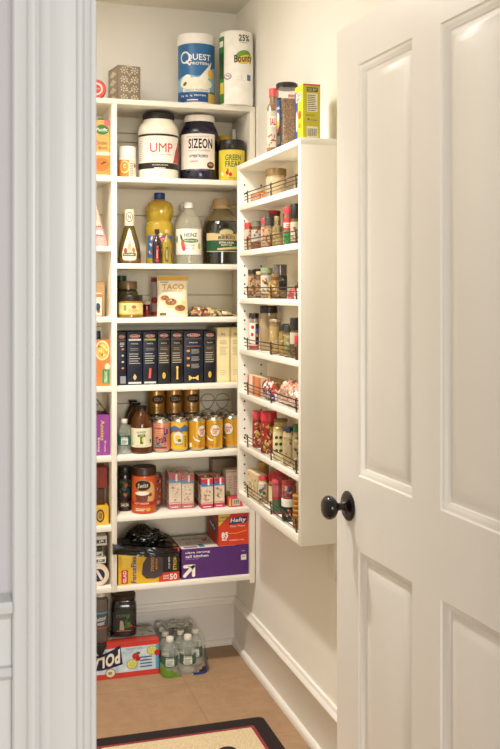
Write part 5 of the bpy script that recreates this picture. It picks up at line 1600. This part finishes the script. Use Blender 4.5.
# mini water bottles in torn shrink wrap
GB = 'mini water bottles in shrink wrap on the floor'
WB = []
pos = [(169.8, 3.452, .136, 'front left mini water bottle of the floor pack'), (187.6, 3.452, .137, 'front right mini water bottle of the floor pack')]
for j, Y in enumerate((3.513, 3.568, 3.623)):
    for i in range(3):
        X = X_at(181, 3.5) + (i - 1) * .0575
        pos.append((None, Y, .136 - .002 * j, ('second', 'third', 'rearmost')[j] + ' row ' + ('left', 'middle', 'right')[i] + ' mini water bottle of the floor pack', X))
proto = None
for q in pos:
    if q[0] is not None: X = X_at(q[0], q[1])
    else: X = q[4]
    if proto is None:
        proto = water_bottle('mini_water_bottle', q[3], 160, 176, 640, q[1], .0006, '#0f3f28', GB, h=.127); o = proto
        RB_ = (X_at(176, q[1]) - X_at(160, q[1])) / 2 * .985
    else:
        o = copy_tree(proto); o['label'] = q[3]
    k_ = .0305 if q[0] is not None else .0272
    o.scale = (k_ / RB_, k_ / RB_, q[2] / .127)
    o.location = (X, q[1], .0010)
xc = X_at(181, 3.5)
r = root('shrink_wrap', 'torn clear shrink wrap printed green and navy around the water bottles', 'plastic wrap', (xc, 3.545, .0006), 0)
b = B(); vs, fs, ms = [], [], []
N, MM = 64, 14
gf, nf, cf = M('#5f8a24', .3, coat=.6), M('#18243a', .3, coat=.6), film('#d8dccb', .09, .12)
for j in range(MM + 1):
    t = j / MM
    for k in range(N):
        a = 2 * math.pi * k / N; c, d = math.cos(a), math.sin(a); q = (abs(c) ** 7 + abs(d) ** 7) ** (-1 / 7)
        s_ = (1 - .10 * max(0, t - .55) / .45) * (1 + .03 * noise.noise(Vector((c * 3.5, d * 3.5, t * 4))))
        z_ = t * .128 + .006 * noise.noise(Vector((c * 2, d * 2, 7))) * t
        y = (.132 if d < 0 else .125) * q * d * s_
        vs.append((.089 * q * c * s_ if c < 0 else .091 * q * c * s_, min(y, .1165), z_ + .001))
for j in range(MM):
    for k in range(N):
        fs.append([j * N + k, j * N + (k + 1) % N, (j + 1) * N + (k + 1) % N, (j + 1) * N + k])
        a = math.degrees(2 * math.pi * (k + .5) / N); t = (j + .5) / MM
        m_ = cf
        if 205 < a < 258 and t < .46 - (a - 205) / 53 * .42: m_ = gf
        if 150 < a <= 205 and t < .46: m_ = gf
        if 287 < a < 345 and t < .10 + max(0, (a - 300) / 45) * .55: m_ = nf if t > .1 else M('#24407a', .3)
        ms.append(m_)
b.add(vs, fs, ms, True); b.build('film', r)
b = B(); vs, fs = crumple(20, 14, lambda u, v: ((u - .5) * .11, (v - .3) * .10, .1425 - .010 * v * v + .0035 * noise.noise(Vector((u * 6, v * 6, 2)))), 3)
n0 = len(vs); b.add(vs + [(x, y, z_ + .0008) for x, y, z_ in vs], fs + [[i + n0 for i in f][::-1] for f in fs], speckle('wrap_print', ['#1c2a22', '#2a2620', '#3a4a3a', '#171a1c', '#8a8a7a', '#8fa83a'], 90, .25, .2, coat=.8), True)
b.build('printed_top', r)

# ================================================================== things on and in the spice rack
def rack_xy(px, X): return X, Y_at(px, X)


PLACED = [(.9695, 3.08, .030, .7065)]


def settle(X, Y, R, zb):
    """nudge a jar along the board until it clears the jars already there"""
    for it in range(60):
        hit = False
        for (x, y, q, z_) in PLACED:
            if abs(z_ - zb) > .02: continue
            d = math.hypot(X - x, Y - y); need = R + q + .0012
            if d < need:
                hit = True
                k = (need - d) * 1.02 / max(d, 1e-4)
                X += (X - x) * k; Y += (Y - y) * k
                X = min(max(X, RX + .0095 + R), RB - R - .001)
        if not hit: break
    PLACED.append((X, Y, R, zb))
    return X, Y


def sj(name, lab, cat, px, X, zb, R, H, bodym, lidm, lidf=.2, sq=2.0, lidr=1.0, group=None, printf=None, neck=None, shoulder=.9):
    """spice jar or bottle on a rack board"""
    X = min(max(X, RX + .0095 + R), RB - R - .001); Y = Y_at(px, X)
    X, Y = settle(X, Y, R, zb)
    r = root(name, lab, cat, (X, Y, zb + .0006), facing(X, Y), group)
    lf = 1 - lidf
    nk = neck or lidr * .92
    prof_ = [(0, 0), (.92, 0), (1, .03), (1, lf * shoulder - .04), (max(nk, .75), lf * shoulder + .01), (nk, lf * (shoulder + .03)), (nk, lf + .03), (0, lf + .03)]
    b = B(); b.lathe([(a * R, c * H) for a, c in prof_], bodym, 24, sq=sq); b.build('body', r)
    b = B(); b.lathe([(0, lf * H), (lidr * R, lf * H), (lidr * R * 1.0, H * .985), (lidr * R * .93, H), (0, H)], lidm, 24); b.build('lid', r)
    if printf:
        p = Print(sqmap(R, sq) if sq > 2.2 else cylmap(R), .005); printf(p, R, H, lf); p.done('label', r)
    return r


def lab1(bg, cols, v0=.12, v1=.85, n=14, txt=None, seed=1, tc=None):
    def f(p, R, H, lf):
        a, c = H * v0 * lf, H * v1 * lf * .95
        p.rect(-R * 1.25, R * 1.25, a, c, M(deep(bg), .4))
        if cols: p.blobs(-R * 1.1, R * 1.1, a, c, [M(deep(k), .4) for k in cols], int(n * 1.3), .0025, .0072, 1, seed)
        if txt:
            p.rect(-R * .75, R * .75, a + (c - a) * .55, a + (c - a) * .85, M(bg, .4), 3); p.text(txt, 0, a + (c - a) * .7, R * 1.25, (c - a) * .2, tc or INK, 4, .03)
    return f


SEED = speckle('seasoning_grains', ['#4c2a12', '#74461e', '#93642e', '#381e0c', '#5a3618', '#a07840'], 420, .35, .3, coat=.6)
def deep(c, k=.86):
    return '#' + ''.join('%02x' % int(int(c[i:i + 2], 16) * k) for i in (1, 3, 5))


CLR = lambda c: M(deep(c), .1, trans=.35, coat=.6)
# on top
zt = RTOP + .0005
# tall bottle with red cap
sj('seasoning_bottle', 'tall glass seasoning bottle with a pink-red cap on top of the rack', 'bottle', 273.8, .972, zt, .0225, .212, CLR('#b89268'), M('#d9524c', .4), .13, 3.0, .70, None,
   lab1('#e9dcc4', ['#c8382c', '#d9cbb0', '#b8502c'], .10, .78, 10, 'SALT', 4, RED), .6, .86)
# square jar of grains
Xj = .985; Yj = 2.850
r = root('seasoning_jar', 'large square jar of brown seasoning grains with black lid on the rack', 'jar', (Xj, Yj, zt + .0006), facing(Xj, Yj) + .22)
b = B(); b.lathe([(0, .001), (.030, .001), (.0315, .005), (.0315, .158), (0, .158)], SEED, 32, sq=5); b.build('seasoning', r)
b = B(); b.lathe([(.031, 0), (.0335, .003), (.0335, .172), (.031, .184), (.0290, .189), (.0290, .196)], clear('#efe6d8', .04, .10), 32, sq=5); b.build('jar_wall', r)
b = B(); b.lathe([(0, .193), (.0330, .193), (.0345, .195), (.0345, .207), (.032, .210), (0, .210)], M('#29241f', .35), 32); b.build('lid', r)
p = Print(sqmap(.0335, 5), .006)
p.rect(-.054, -.026, .006, .160, M('#1d1a1c'), 1); p.poly([(-.051, .082), (-.029, .082), (-.033, .152), (-.046, .156)], M('#2c4f9a'), 2); p.ell(-.040, .098, .008, .016, M('#e6dcc8'), 3); p.ell(-.040, .078, .009, .016, M('#d9a63a'), 3); p.ell(-.040, .062, .006, .012, M('#c8382c'), 3)
p.text('McCormick', -.040, .128, .020, .010, WHITE, 4, .03); p.rect(-.051, -.029, .014, .040, M('#5a5248'), 2)
p.rect(-.004, .030, .160, .170, M('#c98a84'), 1); p.done('label', r)
# yellow box
Yb = RY0 + .012; Xl, Xr_ = X_at(303.2, Yb), X_at(320.2, Yb); w = Xr_ - Xl; H = Z_at(311, 84.2, Yb) - zt; Dp = .070
r = root('yellow_spice_box', 'tall yellow box with a nutrition panel on top of the rack', 'box', (Xl, Yb, zt + .0004), 0)
b = B(); b.box(0, w, 0, Dp, 0, H, M('#c6ba24', .45), .001); b.build('carton', r)
p = Print(lambda u, v, e: (u, -e, v)); p.rect(0, w, 0, H, M('#cabe2a', .4)); p.rect(0, w, H * .97, H, M('#d9504a'), 1); p.rect(w * .2, w * .85, H * .86, H * .94, M('#4a4a42'), 1); p.text('OLD BAY', w * .52, H * .90, w * .55, H * .05, M('#e6dc9a'), 2, .03)
p.rect(w * .22, w * .84, H * .49, H * .83, M('#ece6c0'), 1); p.bars(w * .25, w * .82, H * .51, H * .82, 9, INK, 2, fill=.35); p.bars(w * .15, w * .8, H * .41, H * .45, 2, INK, 1, fill=.3)
p.ell(w * .3, H * .35, w * .07, H * .02, M('#5a5ab0'), 1); p.bars(w * .4, w * .85, H * .33, H * .36, 1, M('#6a5ab0'), 1); p.rect(w * .2, w * .85, H * .02, H * .22, M('#ece6c8'), 1)
for k in range(10): p.rect(w * (.25 + .055 * k), w * (.25 + .055 * k) + w * (.015 + .015 * (k % 2)), H * .04, H * .18, INK, 2)
p.done('front_print', r)
p = Print(lambda u, v, e: (-e, Dp - u, v)); p.rect(0, Dp, 0, H, M('#d9cb22')); p.rect(0, Dp * .35, 0, H * .9, M('#2c3c8a'), 1); p.rect(Dp * .15, Dp * .8, H * .70, H * .88, M('#e6dcc0'), 2); p.text('OLD', Dp * .5, H * .83, Dp * .5, H * .06, M('#2c3c8a'), 3, .03)
p.text('BAY', Dp * .5, H * .75, Dp * .5, H * .06, M('#2c3c8a'), 3, .03); p.ell(Dp * .6, H * .45, Dp * .18, H * .08, M('#d9501e'), 2); p.ell(Dp * .6, H * .25, Dp * .16, H * .05, M('#d98a1e'), 2); p.ell(Dp * .25, H * .35, Dp * .1, H * .2, M('#e6dcc0'), 1.5); p.done('side_print', r)

# board 1
z = RS[0]
sj('glass_spice_jar', 'wide glass jar of pale spice with a tan metal lid, top board of rack', 'jar', 276, .990, z, .0345, .098, M('#c9b48c', .12, trans=.25, coat=.6), M('#8f7550', .35, .6), .24, 2, 1.0)
r = root('orange_packet_box', 'low orange and white packet box on the top board of the rack', 'box', (.955, Y_at(255.5, .955) - .03, z + .0006), math.radians(0))
b = B(); b.box(0, .04, -.02, .085, 0, .030, M('#d9b48c', .45), .001); b.build('carton', r)
p = Print(lambda u, v, e: (u, -.02 - e, v)); p.rect(0, .04, 0, .030, M('#d9783a')); p.rect(.004, .036, .006, .024, M('#e6cdb0'), 1); p.text('RUB', .02, .015, .026, .010, M('#c85a2a'), 2, .03); p.done('front_print', r)
p = Print(lambda u, v, e: (-e, .085 - u, v)); p.rect(0, .105, 0, .030, M('#d98a52')); p.rect(.01, .09, .008, .022, M('#e6d8c4'), 1); p.text('SPICE RUB', .05, .015, .07, .010, M('#c85a2a'), 2, .03); p.done('side_print', r)
p = Print(topmap(.030)); p.rect(0, .04, -.02, .085, M('#dca070')); p.rect(.006, .034, 0, .06, M('#e8dcc8'), 1); p.done('top_print', r)

# board 2
z = RS[1]; g = 'spices on the second rack board'
sj('red_cap_spice', 'small red capped spice bottle at the far end of the second board', 'spice bottle', 248.2, .958, z, .0145, .098, CLR('#c9785a'), M('#d23a40', .4), .17, 2, .95, g, lab1('#dcc8a8', ['#d23a40', '#c8382c', '#e0cfae'], .05, .95, 10, None, 2))
sj('nutmeg_jar', 'spice jar with a grey-green lid, second from the far end of second board', 'spice jar', 256.8, .985, z, .0215, .101, CLR('#a8623a'), M('#767c68', .4), .18, 2, 1.0, g, lab1('#cfc6b4', ['#8a5a3a', '#d9d2c0', '#5a4a34'], .35, .9, 8, None, 3))
sj('red_cap_spice', 'narrow red capped bottle between the grey-green lid and the tin', 'spice bottle', 264.6, .962, z, .0125, .098, CLR('#c98a6a'), M('#d23a40', .4), .17, 2, .95, g, lab1('#d9b49a', ['#d23a40', '#e8dcc8'], .1, .9, 9, None, 5))
sj('spice_tin', 'wide dark spice tin with a flat red lid, second board', 'spice tin', 274.2, 1.006, z, .0215, .128, M('#5a2c24', .35), M('#b8242c', .4), .08, 3.5, 1.0, g, lab1('#4a2a24', ['#c8b890', '#a8322c', '#2a2a3a'], .1, .9, 12, None, 6))
sj('clear_lid_spice', 'spice jar with a black and clear lid in front of the red lidded tin', 'spice jar', 269.4, .962, z, .0175, .100, CLR('#b89a68'), M('#35332f', .2, coat=.6), .28, 2, .95, g, lab1('#c9a878', ['#5a3a24', '#e0d0a8', '#b8542c'], .1, .9, 10, None, 7))
sj('tan_spice_bottle', 'tan glass spice bottle with a narrow neck, second board', 'spice bottle', 277.4, .962, z, .0165, .097, CLR('#b49a62'), M('#9a8252', .25, coat=.5), .14, 2, .6, g, lab1('#c9ad74', ['#a88a4a', '#e3d3a4'], .1, .55, 8, None, 8), .55, .78)
sj('black_cap_spice', 'dark spice bottle with black cap behind the green labelled bottle', 'spice bottle', 284.6, .985, z, .017, .105, CLR('#3a4254'), M('#2b2824', .35), .22, 2, 1.0, g, lab1('#d9cdb0', ['#3a4a6a', '#2a2a2a'], .1, .6, 8, None, 9))
sj('green_band_spice', 'spice bottle with red cap and green lower label, second board', 'spice bottle', 288.4, .960, z, .0148, .117, CLR('#b8a070'), M('#dc3a40', .4), .19, 2, 1.0, g,
   lambda p, R, H, lf: (p.rect(-R * 1.3, R * 1.3, H * .04, H * .33, M('#2f8a3c')), p.rect(-R * 1.3, R * 1.3, H * .40, H * .72, M('#cf3a3c')), p.rect(-R * 1.3, R * 1.3, H * .45, H * .58, M('#e3d3b8'), 1), p.bars(-R * .6, R * .6, H * .47, H * .56, 2, RED, 2)))
sj('black_cap_grinder', 'tall glass pepper bottle with a large black cap, near end of second board', 'spice bottle', 296.2, .968, z, .0178, .122, CLR('#8a6a48'), M('#221d19', .35), .36, 2, 1.0, g, lab1('#dcd0b4', ['#c8382c', '#d9c49a', '#3a6a34'], .12, .9, 10, None, 10))

# board 3
z = RS[2]; g = 'spices on the third rack board'
sj('dark_lid_spice', 'spice jar with a dark lid at the far end of the third board', 'spice jar', 252.6, .965, z, .0165, .098, CLR('#b0885a'), M('#2c2722', .3), .16, 2, 1.0, g, lab1('#c9a47a', ['#8a4a2c', '#e0d0b0', '#6a4a2c'], .05, .95, 14, None, 11))
sj('dark_green_lid_spice', 'spice jar with a dark green lid set back on the third board', 'spice jar', 258.2, 1.000, z, .0175, .101, CLR('#a8805a'), M('#2c3a26', .35), .12, 2, 1.0, g, lab1('#c9b494', ['#7a4a2c', '#e0d0b0'], .1, .9, 10, None, 12))
sj('tan_spice_bottle', 'tan spice bottle of brown powder in the third board front row', 'spice bottle', 259.8, .958, z, .0145, .090, CLR('#8a6038'), M('#b8a27a', .35), .12, 2, .9, g, lab1('#b8906a', ['#7a5230', '#d9c49a'], .1, .8, 8, None, 13))
sj('pale_green_lid_spice', 'spice jar with a pale green lid and white label, third board', 'spice jar', 266.6, .972, z, .0205, .101, CLR('#c9ad84'), M('#8e9c72', .4), .17, 2, 1.0, g, lab1('#e3dac4', ['#5a4a34', '#c87a3a', '#8a9a6a'], .2, .95, 10, None, 14))
sj('yellow_spice_tube', 'slim yellow spice tube in front of the pale green lidded jar', 'spice tube', 270.6, .952, z, .0075, .052, M('#c8a050', .35), M('#c09a48', .35), .2, 2, .9, g)
sj('grinder_lid_spice', 'spice jar with a clear grinder lid and black label', 'spice jar', 279.6, .986, z, .0235, .110, CLR('#a8905e'), M('#6a6258', .15, trans=.3, coat=.7), .28, 2, 1.0, g, lab1('#252a33', ['#3a3f4a', '#6a5a3a'], .35, 1.0, 6, 'SEA', 15, M('#a89a78')))
sj('brown_grain_spice', 'small jar of brown grains in front of the black labelled grinder', 'spice jar', 275.0, .954, z, .0135, .078, CLR('#96662c'), M('#8a6a3c', .35), .12, 2, 1.0, g, lab1('#b08446', ['#7a4a24', '#e3cf9a'], .1, .9, 8, None, 16))
r = root('black_packet_box', 'flat black box lying behind the packets on the third board', 'box', (.989, 2.64, z + .0006), 0)
b = B(); b.box(0, .05, 0, .125, 0, .052, M('#241f1d', .4), .001); b.build('carton', r)
for k, (yy, c1, c2, lab) in enumerate(((2.700, '#c8505a', '#e3cdb8', 'small red and white packet lying at the front of the third board'), (2.645, '#e0d4c0', '#b83a3a', 'small white packet with red print near the end of the third board'))):
    r = root('spice_packet', lab, 'packet', (.966, yy + .02, z + .0006), .1, 'loose packets on the third rack board')
    b = B(); pillow(b, .036, .052, .030, M(c1, .35, coat=.4), 3 + k, .2, 12, 12); b.build('packet', r)
    p = Print(lambda u, v, e: (u * .5, -.0268 * .9 - e, v)); p.rect(-.014, .014, .010, .022, M(c2)); p.text('MIX', 0, .016, .018, .008, INK, 2, .02); p.done('print', r)

# board 4
z = RS[3]; g = 'spices on the fourth rack board'
sj('red_fruit_spice', 'slim white bottle with red fruit pictures and a black cap', 'spice bottle', 254.0, .960, z, .0175, .126, CLR('#c9a890'), M('#26211d', .35), .15, 2.8, 1.0, g,
   lambda p, R, H, lf: (p.rect(-R * 1.1, R * 1.1, H * .1, H * .74, M('#e6d8c8')), p.ell(-R * .3, H * .62, R * .35, H * .05, RED, 1), p.ell(-R * .4, H * .42, R * .3, H * .05, RED, 1), p.rect(R * .3, R * 1.1, H * .15, H * .72, M('#2a2030'), 1), p.ell(R * .65, H * .52, R * .3, H * .07, M('#3a58a8'), 2), p.ell(R * .65, H * .40, R * .25, H * .05, M('#d98a2c'), 3), p.rect(-R * 1.1, R * 1.1, H * .05, H * .12, M('#c8382c'), 1)))
sj('tall_tan_spice_jar', 'tallest jar on the fourth board, pale tan powder under a black lid', 'spice jar', 268.6, 1.000, z, .0305, .152, M('#a8906a', .12, trans=.15, coat=.6), M('#221d19', .3), .16, 2.4, 1.0, g)
sj('light_lid_spice', 'clear jar of tan spice with a pale metal lid, fourth board', 'spice jar', 275.4, .968, z, .0195, .112, CLR('#b89a66'), M('#b8a482', .3, .5), .08, 2, 1.0, g, lab1('#c9a86a', ['#d9c08a', '#a87c3a', '#e8dcb8'], .05, .9, 10, None, 20))
sj('small_black_lid_spice', 'small jar of yellow-tan spice with a black lid, fourth board', 'spice jar', 284.0, .970, z, .0165, .100, CLR('#c2a05e'), M('#2b2824', .3), .22, 2, 1.0, g, lab1('#b8964e', ['#e3d3a4', '#8a6a34'], .05, .95, 9, None, 21))
sj('small_black_lid_spice', 'middle small jar with a black lid between the two others', 'spice jar', 288.8, .958, z, .0145, .098, CLR('#a89050'), M('#3a342c', .3), .22, 2, 1.0, g, lab1('#b8a868', ['#8a9a5a', '#e3d3a4'], .05, .95, 9, None, 22))
sj('white_band_spice', 'jar with domed black lid and cream band near the fourth board end', 'spice jar', 296.8, .974, z, .0215, .122, CLR('#8a7a52'), M('#24201d', .25, coat=.4), .30, 2, 1.0, g, lab1('#e0d6ba', ['#8a7a5a'], .5, .95, 3, None, 23))
sj('red_cap_spice', 'small red capped bottle at the near end of the fourth board', 'spice bottle', 298.0, .956, z, .0105, .070, CLR('#b87a52'), M('#c8282e', .4), .3, 2, 1.0, g)

# board 5
z = RS[4]
r = root('gold_food_box', 'gold and cream box lying lowest at the back of the fifth board', 'box', (.993, 2.935, z + .0006), math.radians(0))
b = B(); b.box(0, .050, 0, .25, 0, .055, M('#b8945c', .4), .001); b.build('carton', r)
p = Print(lambda u, v, e: (u, -e, v)); p.rect(.004, .046, .006, .048, M('#7a3a24')); p.rect(.01, .04, .015, .035, M('#d9b86a'), 1); p.done('front_print', r)
r = root('cream_tea_box', 'cream box with a red circle at the far end of the fifth board', 'box', (.9545, 3.03, z + .0006), 0)
b = B(); b.box(0, .034, 0, .15, 0, .066, M('#d9c49a', .4), .001); b.build('carton', r)
p = Print(lambda u, v, e: (u, -e, v)); p.rect(0, .034, 0, .066, M('#dcc9a0')); p.ell(.018, .036, .013, .022, RED, 1, 18); p.ell(.018, .036, .009, .015, M('#e3d6b8'), 2, 18); p.text('TEA', .018, .036, .013, .008, RED, 3, .03); p.done('front_print', r)
p = Print(lambda u, v, e: (-e, .15 - u, v)); p.rect(0, .15, 0, .066, M('#cf6a4a')); p.rect(.02, .06, 0, .066, M('#e3d6b8'), 1); p.rect(.09, .13, 0, .066, M('#d98a5a'), 1); p.done('side_print', r)
r = root('blue_candy_packet', 'red, white and blue packet in front of the fifth board boxes', 'packet', (.969, 2.965, z + .0006), math.radians(89), 'soft packets on the fifth rack board')
b = B(); pillow(b, .11, .038, .058, speckle('candy_print', ['#c8342c', '#2a3470', '#e3d8c8', '#b8502c', '#dcc8b0', '#3a3a5a'], 130, .3, .2, coat=.6), 4, .3, 18, 14); b.build('packet', r)
NUT = speckle('pink_sugar_nuts', ['#dcb49a', '#c98270', '#ead9c4', '#b8685a', '#e0c4aa', '#cfa184'], 110, .3, .4, coat=.8)
r = root('pink_candy_bag', 'clear bag of pale pink candy filling the near end of the fifth board', 'bag', (.979, 2.765, z + .0006), math.radians(89), 'soft packets on the fifth rack board')
b = B(); pillow(b, .26, .056, .078, NUT, 7, .25, 26, 16); b.build('pouch', r)
b = B(); b.box(-.133, -.124, -.022, .022, .004, .0052, film('#efe6d6', .4)); b.build('seal', r)

# board 6
z = RS[5]; g = 'jars on the sixth rack board'
CH = ['#c8322c', '#e3c46a', '#7a2a1c', '#d9a43a', '#e6d8b4']
sj('red_lid_sprinkle_jar', 'red lidded jar farthest along the sixth board', 'jar', 258.0, .975, z, .0195, .125, M('#b8463a', .35), M('#c84450', .35), .18, 2, 1.0, g, lab1('#a8352c', CH, .04, .98, 46, None, 31))
sj('red_lid_sprinkle_jar', 'red lidded jar with a yellow and red label, largest on the sixth board', 'jar', 268.8, .978, z, .0275, .136, M('#a8322a', .35), M('#c8323a', .35), .22, 2, 1.0, g, lab1('#a82e28', CH, .04, .95, 60, None, 32))
sj('gold_lid_jar', 'cream labelled jar with a flat gold lid behind the square bottle', 'jar', 280.6, 1.000, z, .0235, .118, M('#c9b074', .3), M('#8a7444', .35, .5), .08, 2, 1.0, g, lab1('#dcc98c', ['#2c5a3a', '#3a3a2a', '#e6dcb4'], .05, .95, 10, None, 33))
sj('green_leaf_bottle', 'cream square bottle with green leaf marks at mid sixth board', 'bottle', 278.6, .958, z, .0185, .104, M('#d9c688', .3), M('#b8a06a', .35, .4), .08, 3.2, 1.0, g,
   lambda p, R, H, lf: (p.rect(-R * 1.2, R * 1.2, H * .05, H * .86, M('#dfd09a')), [p.ell(R * (-.4 + .8 * (k % 2)), H * (.30 + .2 * (k // 2)), R * .32, H * .05, M('#2a4a34'), 1, 10, .5) for k in range(6)]))
sj('navy_cap_bottle', 'cream bottle with a navy cap beside the green leaf bottle', 'bottle', 288.4, .960, z, .0175, .117, M('#d0b482', .3), M('#222c48', .35), .13, 3.0, 1.0, g, lab1('#d9c392', ['#a86a3a', '#e6d8b4', '#c89a5a'], .05, .92, 10, None, 35))
sj('green_cap_bottle', 'small bottle with a dark green cap at the near end of sixth board', 'bottle', 299.0, .974, z, .0200, .135, M('#8a7a54', .3), M('#2a5a2c', .35), .16, 2, .9, g, lab1('#b8a478', ['#3a4a2a', '#7a6a3a', '#e0d2a8'], .05, .92, 10, None, 36))

# board 7
z = RS[6]; g = 'jars on the lowest rack board'
r = root('cream_pattern_box', 'cream box with coloured pattern at the far end of the lowest board', 'box', (.9545, 3.068, z + .0006), 0)
b = B(); b.box(0, .035, 0, .12, 0, .086, M('#dcc8a0', .45), .001); b.build('carton', r)
p = Print(lambda u, v, e: (u, -e, v)); p.rect(0, .035, 0, .086, M('#e0cfa6')); p.blobs(.003, .032, .006, .08, [M('#c8382c'), M('#d9a43a'), M('#4a7a3a'), M('#e6dcc0')], 16, .003, .006, 1, 41); p.done('front_print', r)
p = Print(lambda u, v, e: (-e, .12 - u, v)); p.rect(0, .12, 0, .086, M('#dcc69a')); p.blobs(.005, .115, .006, .08, [M('#c8382c'), M('#d98a3a'), M('#4a7a3a'), M('#e6dcc0')], 30, .003, .007, 1, 42); p.done('side_print', r)
sj('sprinkle_bottle', 'white bottle of rainbow sprinkles beside the patterned box', 'bottle', 261.2, .957, z, .0165, .090, M('#d9c8a4', .3), M('#c83a44', .35), .14, 2, .9, g, lab1('#e6dcc4', ['#3a7a4a', '#c8382c', '#d9a43a', '#3a5aa8'], .1, .9, 20, None, 43))
sj('gold_lid_jar', 'small jar with a gold lid set back on the lowest board', 'jar', 263.5, 1.012, z, .0200, .112, M('#a87a4a', .3), M('#b8944a', .35, .4), .14, 2, 1.0, g)
sj('red_lid_sprinkle_jar', 'wide jar with red lid and pale yellow label, lowest board', 'jar', 270.0, .985, z, .0285, .104, M('#c9a26a', .3), M('#c02c34', .35), .24, 2, 1.0, g,
   lambda p, R, H, lf: (p.rect(-R * 1.2, R * 1.2, H * .08, H * .60, M('#dfcf9c')), p.rect(-R * 1.2, R * 1.2, H * .60, H * .66, M('#b8323a')), p.bars(-R * .6, R * .6, H * .2, H * .5, 4, M('#a88a5a'), 1)))
sj('pink_canister', 'pink and red clear canister between the red lid and the white band', 'canister', 277.2, .958, z, .0165, .108, M('#b85a5c', .2, trans=.2, coat=.5), M('#c04a54', .3), .10, 2, 1.0, g,
   lambda p, R, H, lf: (p.rect(-R * 1.2, R * 1.2, H * .05, H * .42, M('#4a6a4a')), p.rect(-R * 1.2, R * 1.2, H * .44, H * .5, M('#b8242e'))))
sj('red_lid_jar', 'tall reddish jar behind the canister stack on the lowest board', 'jar', 282.6, 1.006, z, .0215, .125, M('#a8544a', .3), M('#a8242c', .35), .16, 2, 1.0, g)
r0 = FJ = sj('frosting_jar', 'dark green and red jar with a wide white lid, lowest board', 'jar', 289.0, .964, z, .0225, .068, M('#23402c', .3), M('#e6e0d0', .4), .34, 2, 1.05, g, lab1('#2a3a2a', ['#c8382c', '#1c2a1c', '#d9cbb0'], .05, .95, 12, None, 47))
r0 = sj('red_label_tub', 'small red and blue tub standing on the white lidded jar', 'tub', 289.0, FJ.location.x, z + .0695, .0225, .052, M('#b8584c', .3), M('#a83a34', .35), .16, 2, 1.0, g, lab1('#c06a5a', ['#4a5a8a', '#e0cdb8', '#a8282c'], .05, .95, 12, None, 48))
for k in range(7):
    r = root('gold_sweet_tin', ('lowest', 'second lowest', 'third lowest', 'middle', 'third highest', 'second highest', 'topmost')[k] + ' gold tin of the small stack at the near end of lowest board', 'tin', (.970, 2.690, z + .0006 + k * .0142), .2, 'stacked gold tins on the lowest rack board')
    b = B(); b.lathe([(0, 0), (.0195, 0), (.0205, .0015), (.0205, .009), (.0212, .0095), (.0212, .0125), (.0205, .0136), (0, .0136)], [M('#b0742c', .35, .3)] * 3 + [M('#7a2c18', .35)] + [M('#c8913c', .35, .3)] * 3, 24); b.build('body', r)
